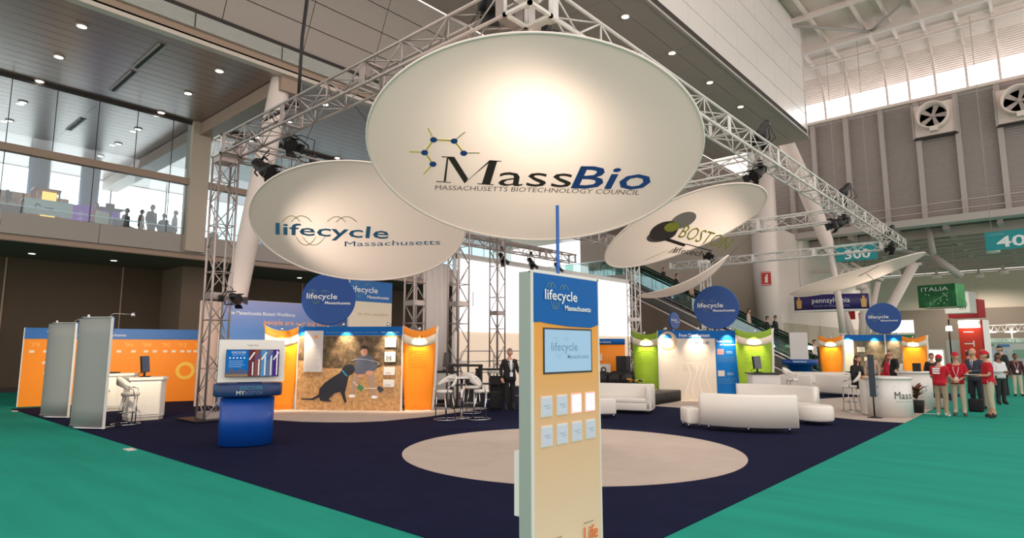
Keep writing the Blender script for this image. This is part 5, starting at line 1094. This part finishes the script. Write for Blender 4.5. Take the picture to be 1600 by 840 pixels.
p = mz(172, -30); t = thing('work_table', 'dark high table with a laptop on the mezzanine', 'table', p, math.radians(90)); B('top', (0,0,1.35), (.9,.5,.05), m_dark, t); T('stem', [(0,0,0),(0,0,1.33)], .05, m_dark, t); MB().lathe([(.3,0),(.05,.06)], n=16).build('foot', m_dark, t)
t2 = thing('laptop', 'open dark laptop on the high mezzanine table', 'laptop', p+V((0,0,1.375)), math.radians(90)); B('base', (0,0,.01), (.34,.24,.02), m_black, t2); B('lid', (0,.12,.13), (.34,.02,.24), m_black, t2)
p = mz(151, -29.4); t = thing('lounge_chair', 'pale armchair of the red-shirted visitor on the mezzanine', 'chair', p, math.radians(-60)); MB().box((0,0,.4), (.6,.6,.2), bev=.05).build('seat', m_cream, t); MB().box((0,.27,.75), (.6,.12,.6), bev=.05).build('backrest', m_cream, t)
for x in (-.25,.25):
    for y in (-.25,.25): T('leg', [(x,y,0),(x,y,.32)], .02, m_chrome, t, 6)
# ================================================================== PEOPLE
SKIN = mat('skin_tone', (206,156,130), .55); SKIND = mat('skin_tone_brown', (142,98,76), .55)
def cloth(rgb): return mat('cloth_%d_%d_%d' % rgb, rgb, .85, bump=.1, bscale=50)
CREW = {}
def person(p, rz, h, label, shirt, pants, shoes=(40,34,32), skin=SKIN, hair=(50,36,28), arms=None, legs=None, sleeve=1.0, longhair=False, cap=None, lean=0, badge=False, pantlen=1.0, tie=None, bald=False, skirt=False, female=False, sub=1, seat=None, group=None, headturn=0, jacket=False):
    """figure facing local -Y, one skinned surface grown on a jointed skeleton; clothes are shells over it"""
    k = h/1.75; t = thing('person', label, 'person', p, rz, group)
    V_, E_, R_, Bn = [], [], [], []
    def vt(x, y, z, r): V_.append(V((x,y,z))); R_.append(r); return len(V_)-1
    def ed(a, b, tagn): E_.append((a,b)); Bn.append((a,b,tagn)); return b
    L = lean; dz = 0 if seat is None else seat-.93
    sw = .155 if female else .175
    pel = vt(0,0,.95+dz,.135); wst = ed(pel, vt(0,-.01-L*.3,1.10+dz,.118 if female else .128), 'belly'); cst = ed(wst, vt(0,-.01-L*.75,1.30+dz,.135), 'torso'); nb = ed(cst, vt(0,.005-L,1.45+dz,.075), 'torso'); nt_ = ed(nb, vt(0,-.015-L*1.1,1.54+dz,.052), 'neck'); ht = ed(nt_, vt(0,-.02-L*1.15,1.60+dz,.055), 'neck')
    arms = arms or {}; legs = legs or {}
    for s, nm in ((-1,'l'),(1,'r')):
        sh = ed(cst, vt(s*sw,.0-L*.9,1.415+dz,.062), 'torso')
        el, wr = arms.get(nm, ((s*.24,.03,1.13),(s*.24,-.06,.88)))
        el = V((el[0], el[1]-L*.9, el[2]+dz)); wr = V((wr[0], wr[1]-L*.9, wr[2]+dz))
        e = ed(sh, vt(*el,.044), 'uparm'); w_ = ed(e, vt(*wr,.029), 'forearm'); d = (wr-el).normalized()
        sd = d.cross(V((0,0,1))); sd = sd.normalized() if sd.length > .2 else V((0,1,0)); pn = sd.cross(d).normalized()
        pa = ed(w_, vt(*(wr+d*.075),.032), 'hand')
        for i in range(4):
            o = wr+d*.085+pn*(.0)+sd*(i-1.5)*.021; Lf = (.075,.085,.08,.06)[i]; a = ed(pa, vt(*(o+d*.012),.0095), 'hand'); b = ed(a, vt(*(o+d*Lf*.55-pn*.012*s*0-V((0,0,.004))),.0085), 'hand'); ed(b, vt(*(o+d*Lf*.95+pn*.018),.007), 'hand')
        th = ed(w_, vt(*(wr+d*.03-sd*.035*s),.012), 'hand'); ed(th, vt(*(wr+d*.08-sd*.055*s),.009), 'hand')
        hp = ed(pel, vt(s*.09,0,.89+dz,.1), 'hip'); kn, an = legs.get(nm, ((s*.1,-.015,.49),(s*.105,.03,.09)))
        kk = ed(hp, vt(*kn,.068), 'thigh'); aa = ed(kk, vt(*an,.05), 'shin'); td = V((s*.03,-.14,-.055)); hl = ed(aa, vt(an[0],an[1]+.03,an[2]-.045,.036), 'foot'); ed(aa, vt(an[0]+td.x,an[1]+td.y,max(.03,an[2]-.055),.036), 'foot')
    me = bpy.data.meshes.new('sk'); bm = bmesh.new(); lay = bm.verts.layers.skin.verify(); bv = []
    for q, r in zip(V_, R_): v = bm.verts.new(q); v[lay].radius = (r,r); v[lay].use_root = (len(bv) == 0); bv.append(v)
    for a, b in E_: bm.edges.new((bv[a],bv[b]))
    bm.to_mesh(me); bm.free(); ob = bpy.data.objects.new('sk', me); COL.objects.link(ob); md = ob.modifiers.new('s','SKIN'); md.use_smooth_shade = True; sm = ob.modifiers.new('d','SUBSURF'); sm.levels = sub; sm.render_levels = sub
    dg = bpy.context.evaluated_depsgraph_get(); m2 = bpy.data.meshes.new_from_object(ob.evaluated_get(dg)); COL.objects.unlink(ob); bpy.data.objects.remove(ob); bpy.data.meshes.remove(me)
    vs = [v.co.copy() for v in m2.vertices]; fs = [tuple(q.vertices) for q in m2.polygons]; bpy.data.meshes.remove(m2)
    # broaden the trunk sideways, flatten front to back
    def seg(c):
        best = None
        for a, b, n in Bn:
            A, Bb = V_[a], V_[b]; d = Bb-A; u = max(0,min(1,(c-A).dot(d)/max(1e-9,d.length_squared))); q = (c-A-d*u).length-(R_[a]*(1-u)+R_[b]*u)
            if best is None or q < best[0]: best = (q, n, u)
        return best
    cls = [seg(v) for v in vs]
    for v, c in zip(vs, cls):
        if c[1] in ('torso','belly','hip') or (c[1] == 'thigh' and c[2] < .1): v.x *= 1.22 if not female else 1.14; yc = -L*.75*max(0,min(1,(v.z-.95-dz)/.35)); v.y = yc+(v.y-yc)*(.9 if not female else .96)
    mb = MB(); zones = []
    for f in fs:
        c = sum((vs[i] for i in f), V((0,0,0)))/len(f); q, n, u = cls[f[0]]; belt = .98+dz
        if n in ('torso','belly') and c.z > belt-.02: z = 1
        elif n == 'uparm': z = 1 if u <= sleeve*1.9 or sleeve >= .5 else 0
        elif n == 'forearm': z = 1 if sleeve >= .9 else 0
        elif n in ('hip','belly','torso'): z = 2
        elif n == 'thigh': z = 2
        elif n == 'shin': z = 2 if u < pantlen else 0
        elif n == 'foot': z = 3
        else: z = 0
        if n == 'uparm' and sleeve < .9: z = 1 if u < sleeve*1.6 else 0
        zones.append(z)
    ms = [skin, cloth(shirt), cloth(pants), cloth(shoes)]
    mb.v = [tuple(v*k) for v in vs]; mb.f = list(fs); mb.m = list(zones); mb.sm = [True]*len(fs)
    # head: one surface with brow, nose, chin and ears, sunk into the neck
    hc = (V_[ht]+V((0,-.012,.055)))*k; ct, st = math.cos(headturn), math.sin(headturn)
    def hp_(x, y, z): x, y, z = x*k, y*k, z*k; return (hc.x+x*ct-y*st, hc.y+x*st+y*ct, hc.z+z)
    nu, nv = 20, 14; hv = []
    for j in range(nv+1):
        ph = math.pi*j/nv
        for i in range(nu):
            a = 2*math.pi*i/nu; x = .076*math.sin(ph)*math.cos(a); y = .095*math.sin(ph)*math.sin(a); z = .118*math.cos(ph)
            fr = max(0,-math.sin(a)); 
            if z < -.03: x *= 1-.28*min(1,(-z-.03)/.08); y = y*(1-.25*min(1,(-z-.03)/.08)) if y > 0 else y*(1-.06*min(1,(-z-.03)/.08))
            if fr > .95 and -.045 < z < .02: y -= .02*(1-abs(z+.02)/.045)+.004
            if .6 < fr < .97 and abs(z-.008) < .02: y += .008
            if fr > .8 and abs(z+.055) < .012: y -= .005
            if abs(abs(math.cos(a))-1) < .06 and abs(z) < .035: x *= 1.16
            hv.append(hp_(x,y,z))
    mb.mi = 0; mb.add(hv, [(j*nu+i, (j+1)*nu+i, (j+1)*nu+(i+1)%nu, j*nu+(i+1)%nu) for j in range(nv) for i in range(nu)], True)
    body = mb.build('body', ms, t)
    # clothing shells
    nrm = [V((0,0,0)) for _ in vs]
    for f in fs:
        n = (vs[f[1]]-vs[f[0]]).cross(vs[f[2]]-vs[f[0]])
        for i in f: nrm[i] += n
    for z, nm in ((1,'jacket' if jacket else 'shirt'),(2,'trousers'),(3,'shoe')):
        keep = [f for f, q in zip(fs, zones) if q == z]
        groups = [keep] if z != 3 else [[f for f in keep if vs[f[0]].x < 0], [f for f in keep if vs[f[0]].x >= 0]]
        for g in groups:
            if not g: continue
            ids = sorted({i for f in g for i in f}); mp_ = {i:j for j,i in enumerate(ids)}; o = .011 if z == 1 else .007
            MB().add([(vs[i]+nrm[i].normalized()*o)*k for i in ids], [tuple(mp_[i] for i in f) for f in g], True).build(nm, ms[z], t)
    hz0 = (.84 if jacket else .90)+dz; fx = 1.22 if not female else 1.14; fy = .9 if not female else .96
    if seat is None: MB().lathe([(.15*k,1.06*k+dz*k),(.158*k,.98*k+dz*k),(.162*k,hz0*k)], n=20, sx=fx, sy=fy).build('shirt_hem', ms[1], t)
    if skirt: MB().lathe([(.15*k,1.0*k+dz*k),(.19*k,.85*k+dz*k),(.23*k,.5*k+dz*k)], n=18).build('skirt', ms[2], t)
    # eyes, mouth, hair
    m_eye = mat('eye_dark', (36,28,26), .3)
    for s in (-1,1): MB().lathe([(0,.006),(.007,.0),(0,-.006)], hp_(s*.03,-.088,.008), 8).build('eye', m_eye, t)
    MB().add([hp_(-.024,-.0945,-.056),hp_(.024,-.0945,-.056),hp_(.02,-.0955,-.05),hp_(-.02,-.0955,-.05)], [(0,1,2,3)]).build('mouth', mat('lip_tone', (150,84,76), .5), t)
    if not bald:
        mh = mat('hair_%d_%d_%d' % hair, hair, .6, bump=.4, bscale=60); hvv = []; J = 10
        for j in range(J+1):
            for i in range(20):
                a = 2*math.pi*i/20; fr = max(0,-math.sin(a)); mx = (.40 if fr > .5 else .62+.1*math.sin(a)) if not longhair else (.36 if fr > .62 else 1.0)
                ph = math.pi*min(1,mx)*j/J; r = 1.12
                x, y, z = .076*r*math.sin(ph)*math.cos(a), .097*r*math.sin(ph)*math.sin(a), .122*1.06*math.cos(ph)
                if longhair and ph > 1.6: x = .076*1.2*math.cos(a); y = .03+.085*math.sin(a) if fr < .3 else -.05*fr; z = -.1*(ph-1.6)*1.3
                hvv.append(hp_(x,y+.006,z))
        MB().add(hvv, [(j*20+i,(j+1)*20+i,(j+1)*20+(i+1)%20,j*20+(i+1)%20) for j in range(J) for i in range(20)], True).build('hair', mh, t)
    if cap:
        mc = cloth(cap); cv = []
        for j in range(7):
            for i in range(18): a = 2*math.pi*i/18; ph = 1.5*j/6; cv.append(hp_(.09*math.sin(ph)*math.cos(a), .112*math.sin(ph)*math.sin(a), .03+.115*math.cos(ph)))
        cp2 = MB().add(cv, [(j*18+i,(j+1)*18+i,(j+1)*18+(i+1)%18,j*18+(i+1)%18) for j in range(6) for i in range(18)], True).build('cap', mc, t)
        MB().add([hp_(*q) for q in ((-.075,-.08,.045),(.075,-.08,.045),(.06,-.165,.03),(0,-.185,.03),(-.06,-.165,.03))], [(0,1,2,3,4)]).build('brim', mc, cp2)
    ft = -.135-L*.75
    if badge:
        lan = MB()
        for s in (-1,1): lan.tube([V((s*.07,.0-L,1.47+dz))*k, V((s*.06,ft-.01,1.3+dz))*k, V((0,ft-.02,1.08+dz))*k], .007*k, 5)
        lan.build('lanyard', m_wtxt, t); B('badge', V((0,ft-.03,1.03+dz))*k, (.09*k,.008,.12*k), m_wtxt, t)
    if tie or jacket:
        MB().add([V(q)*k for q in ((-.045,ft-.012+.03,1.44+dz),(.045,ft-.012+.03,1.44+dz),(.012,ft-.02,1.16+dz),(-.012,ft-.02,1.16+dz))], [(0,1,2,3)]).build('shirt_front', m_wtxt, t)
        if tie: MB().add([V(q)*k for q in ((-.014,ft-.02+.03,1.43+dz),(.014,ft-.02+.03,1.43+dz),(.02,ft-.027,1.18+dz),(0,ft-.027,1.14+dz),(-.02,ft-.027,1.18+dz))], [(0,1,2,3,4)]).build('tie', cloth(tie), t)
    return t
def stand(px, yf, yh):
    p = G(px, yf); dep = (p-CP).dot(FW); return p+V((0,0,.018 if p.x < -3.0 and p.x > -24 else .004)), D(px, yh, dep).z
RED = (190,20,42); KHA = (168,146,122); BLK = (30,28,32); PAL = (196,182,160)
clasp = {'l':((-.25,-.02,1.14),(-.05,-.22,1.0)),'r':((.25,-.02,1.14),(.05,-.22,1.0))}
hold = {'l':((-.22,-.04,1.13),(-.06,-.28,1.12)),'r':((.22,-.04,1.13),(.06,-.28,1.12))}
p, h = stand(796, 642, 546)
person(p, face(p,.35), h, 'standing man in a dark suit with a white badge before the screen', BLK, BLK, hair=(140,120,106), jacket=True, badge=True, headturn=-.4, arms={'l':((-.27,.02,1.16),(-.26,-.1,.93)),'r':((.26,0,1.14),(.2,-.24,1.08))})
q = G(774,641); t = thing('rolling_bag', 'small black rolling bag beside the man in a dark suit', 'bag', q, face(q)); MB().box((0,0,.3), (.32,.24,.5), bev=.05).build('body', cloth((28,26,30)), t); T('pull_handle', [(-.1,.1,.5),(-.1,.1,.75),(.1,.1,.75),(.1,.1,.5)], .012, m_black, t); 
for s in (-.12,.12): T('wheel', [(s-.02,.08,.05),(s+.02,.08,.05)], .045, m_black, t, 10)
# three volunteers in red
p, h = stand(1474, 651, 556)
vol = {'l':((-.23,-.06,1.14),(-.16,-.3,1.02)),'r':((.25,-.06,1.13),(.2,-.3,1.0))}
t = person(p, face(p,2.75), h, 'volunteer in a red cap and shirt with white lettering on the back, seen from behind', RED, KHA, shoes=(226,222,216), hair=(90,58,38), cap=RED, sleeve=.45, arms=vol)
f = Face(t, V((.11,.172,1.2))*h/1.75, (-1,0,0), (0,-.06,1)); f.rows(0, .15, .2, 3, .06, m_wtxt, .04, .004)
p, h = stand(1501, 650, 552)
person(p, face(p,-.1), h, 'volunteer in a red cap and shirt with a badge, facing us, hands clasped', RED, PAL, shoes=(96,84,76), hair=(70,46,32), cap=RED, sleeve=.45, badge=True, arms=clasp)
p, h = stand(1550, 653, 550)
person(p, face(p,-1.25), h, 'volunteer in a red cap, red shirt and cropped khaki trousers holding a clipboard', RED, PAL, shoes=(64,50,44), hair=(60,40,30), cap=RED, sleeve=.45, pantlen=.55, arms=hold, female=True)
def inhand(p, rz, off): return V(p)+Matrix.Rotation(rz, 3, 'Z') @ V(off)
cb = thing('clipboard', 'dark clipboard held by the volunteer in cropped trousers', 'clipboard', inhand(p, face(p,-1.25), V((0,-.4,1.135))*h/1.75), face(p,-1.25)); B('board', (0,0,0), (.24,.3,.012), m_black, cb); B('paper', (0,0,.01), (.2,.26,.006), m_wtxt, cb); B('clip', (0,.13,.016), (.08,.03,.015), m_chrome, cb)
# others around them
p, h = stand(1461, 630, 553)
person(p, face(p,.6), h, 'man in dark clothes half hidden behind the volunteer seen from behind', BLK, BLK, hair=(110,84,64))
p, h = stand(1518, 616, 549)
person(p, face(p,1.9), h, 'man in a black suit turned away behind the red volunteers', BLK, BLK, hair=(66,50,42), jacket=True)
p, h = stand(1529, 642, 545)
person(p, face(p,-.5), h, 'bald man in a dark suit beside the capped volunteer', (62,64,78), (40,40,48), bald=True, tie=(60,70,110), jacket=True, arms=hold)
q = G(1526,643); t = thing('carry_bag', 'black carry bag standing on the teal carpet by the visitors', 'bag', q, face(q)); MB().box((0,0,.19), (.36,.2,.36), bev=.04).build('body', cloth((26,26,30)), t); T('handle', [(-.1,0,.36),(-.06,0,.5),(.06,0,.5),(.1,0,.36)], .012, m_black, t, 5)
p, h = stand(1543, 640, 547)
person(p, face(p,2.4), h, 'woman with short blond hair in a pink blouse behind the capped volunteer', (226,186,170), (150,140,132), hair=(150,104,66), female=True)
p, h = stand(1566, 632, 552)
person(p, face(p,.7), h, 'man in a white shirt and dark trousers carrying a black bag', (222,222,226), (40,44,46), hair=(34,28,26), skin=SKIND, arms=hold)
p, h = stand(1570, 618, 541)
person(p, face(p,-.8), h, 'dark-haired man behind the man in the white shirt', (46,52,50), (40,44,46), hair=(40,32,30))
p, h = stand(1592, 619, 553)
person(p, face(p,.2), h, 'visitor in a maroon sweater and pale trousers at the right edge', (74,30,40), (204,192,172), hair=(60,44,38), badge=True, skin=SKIND)
# reception
p = G(1342,644)+V((-.1,.3,0))
sit = {'l':((-.12,-.42,.70),(-.1,-.46,.3)),'r':((.12,-.42,.70),(.1,-.44,.3))}
person(p, face(p,.9), 1.66, 'woman in black seated on the bar stool reading', BLK, BLK, hair=(66,36,26), longhair=True, female=True, seat=.86, legs=sit, arms=hold, pantlen=0, lean=.08)
t = thing('booklet', 'pale blue booklet in the hands of the seated woman', 'booklet', inhand(p, face(p,.9), V((0,-.48,1.14+.86-.93))*1.66/1.75), face(p,.9)); B('page', (0,0,0), (.24,.3,.01), mat('booklet_blue', (160,196,222), .6), t); B('cover', (0,0,-.012), (.25,.31,.01), mat('booklet_cover', (90,140,190), .6), t)
p = gp(1386, 21.3); person(p, face(p,1.6), 1.6, 'woman in a red blazer leaning at the reception desk', (170,24,44), BLK, hair=(120,66,44), longhair=True, female=True, jacket=True, lean=.1)
p = gp(1399, 22.4); person(p, face(p,-.5), 1.74, 'man in a dark suit reaching over the reception desk', BLK, BLK, hair=(110,88,72), jacket=True, lean=.12, arms={'l':((-.24,-.1,1.18),(-.1,-.34,1.1)),'r':((.3,-.1,1.18),(.36,-.36,1.06))})
p = gp(1366, 23.2); person(p, face(p,-.2), 1.64, 'blond person just behind the woman in the red blazer', (196,170,150), (90,80,80), hair=(190,150,104), longhair=True, female=True)
# escalator riders
def rider(px, ptop, y, lab, shirt, pants, **k):
    q = PY(px, ptop+20, y); u = (q.x+9.4)/(-13.0); z = max(0,6.85*u)+.1; hh = PY(px, ptop, y).z-z; person((q.x, y, z), math.radians(90)+.25*random.uniform(-1,1), max(1.5,min(1.85,hh)), lab, shirt, pants, **k)
rider(1037, 418, 39.2, 'escalator rider with a dark backpack near the top', (40,36,36), (60,70,66), bald=False)
rider(1057, 419, 36.9, 'escalator rider in a black suit near the top', BLK, BLK, jacket=True)
rider(1080, 430, 36.9, 'bald escalator rider in a pale shirt', (186,156,136), (70,66,66), bald=True)
rider(1170, 483, 36.9, 'escalator rider in pale clothes right of the big round blue sign', (206,186,172), (150,130,116))
rider(1199, 489, 36.9, 'left one of two dark-suited riders low on the escalator', BLK, BLK, jacket=True)
rider(1212, 493, 39.2, 'right one of two dark-suited riders low on the escalator', (34,32,36), BLK, jacket=True, tie=(90,60,60))
rider(1273, 531, 36.9, 'rider near the foot of the escalator in a white shirt', (214,206,200), (50,46,46))
# mezzanine visitors
def mez(px, ptop, X, lab, shirt, pants, turn=0, seated=False, **k):
    q = V((X, PX(px, 340, X).y, zf_)); hh = PX(px, ptop, X).z-zf_
    kw = dict(seat=.62, legs={'l':((-.12,-.42,.52),(-.12,-.42,.12)),'r':((.12,-.42,.52),(.12,-.42,.12))}) if seated else {}
    person(q, math.radians(90)+turn, 1.7 if seated else max(1.45,min(1.9,hh)), lab, shirt, pants, **kw, **k)
mez(150, 321, -29.4, 'seated mezzanine visitor in a red top before the purple booth', (190,50,44), BLK, -1.2, True, longhair=True, female=True)
mez(197, 330, -29.6, 'mezzanine visitor in black seated right of the laptop table', (38,38,46), BLK, .8, True)
mez(221, 328, -29.8, 'mezzanine visitor in a pink top standing left of the man in the suit', (206,140,132), (150,80,80), .9, female=True)
mez(237, 320, -30.4, 'mezzanine man in a dark suit, tallest of the group', (44,42,46), BLK, .5, jacket=True)
mez(256, 336, -29.5, 'mezzanine visitor in dark clothes seated between the standing men', (36,40,48), BLK, 2.2, True)
mez(273, 327, -30.8, 'mezzanine man in a white shirt by the green banner', (220,222,228), (60,72,92), 1.4, bald=True)
q = PY(927, 445, 40.5); person((q.x, 40.5, 6.86), math.radians(20), 1.7, 'person behind the landing glass above the kiosk corner', (70,74,82), (60,60,66))
for px, X, lab in ((185,-29.3,'small metal chair left of the seated visitor in black'),(262,-29.1,'pale metal chair between the standing men'),(335,-29.6,'dark chair right of the square beige column')):
    p = mz(px, X); chair(p, math.radians(70), lab)
for o in PENDING: COL.objects.link(o)
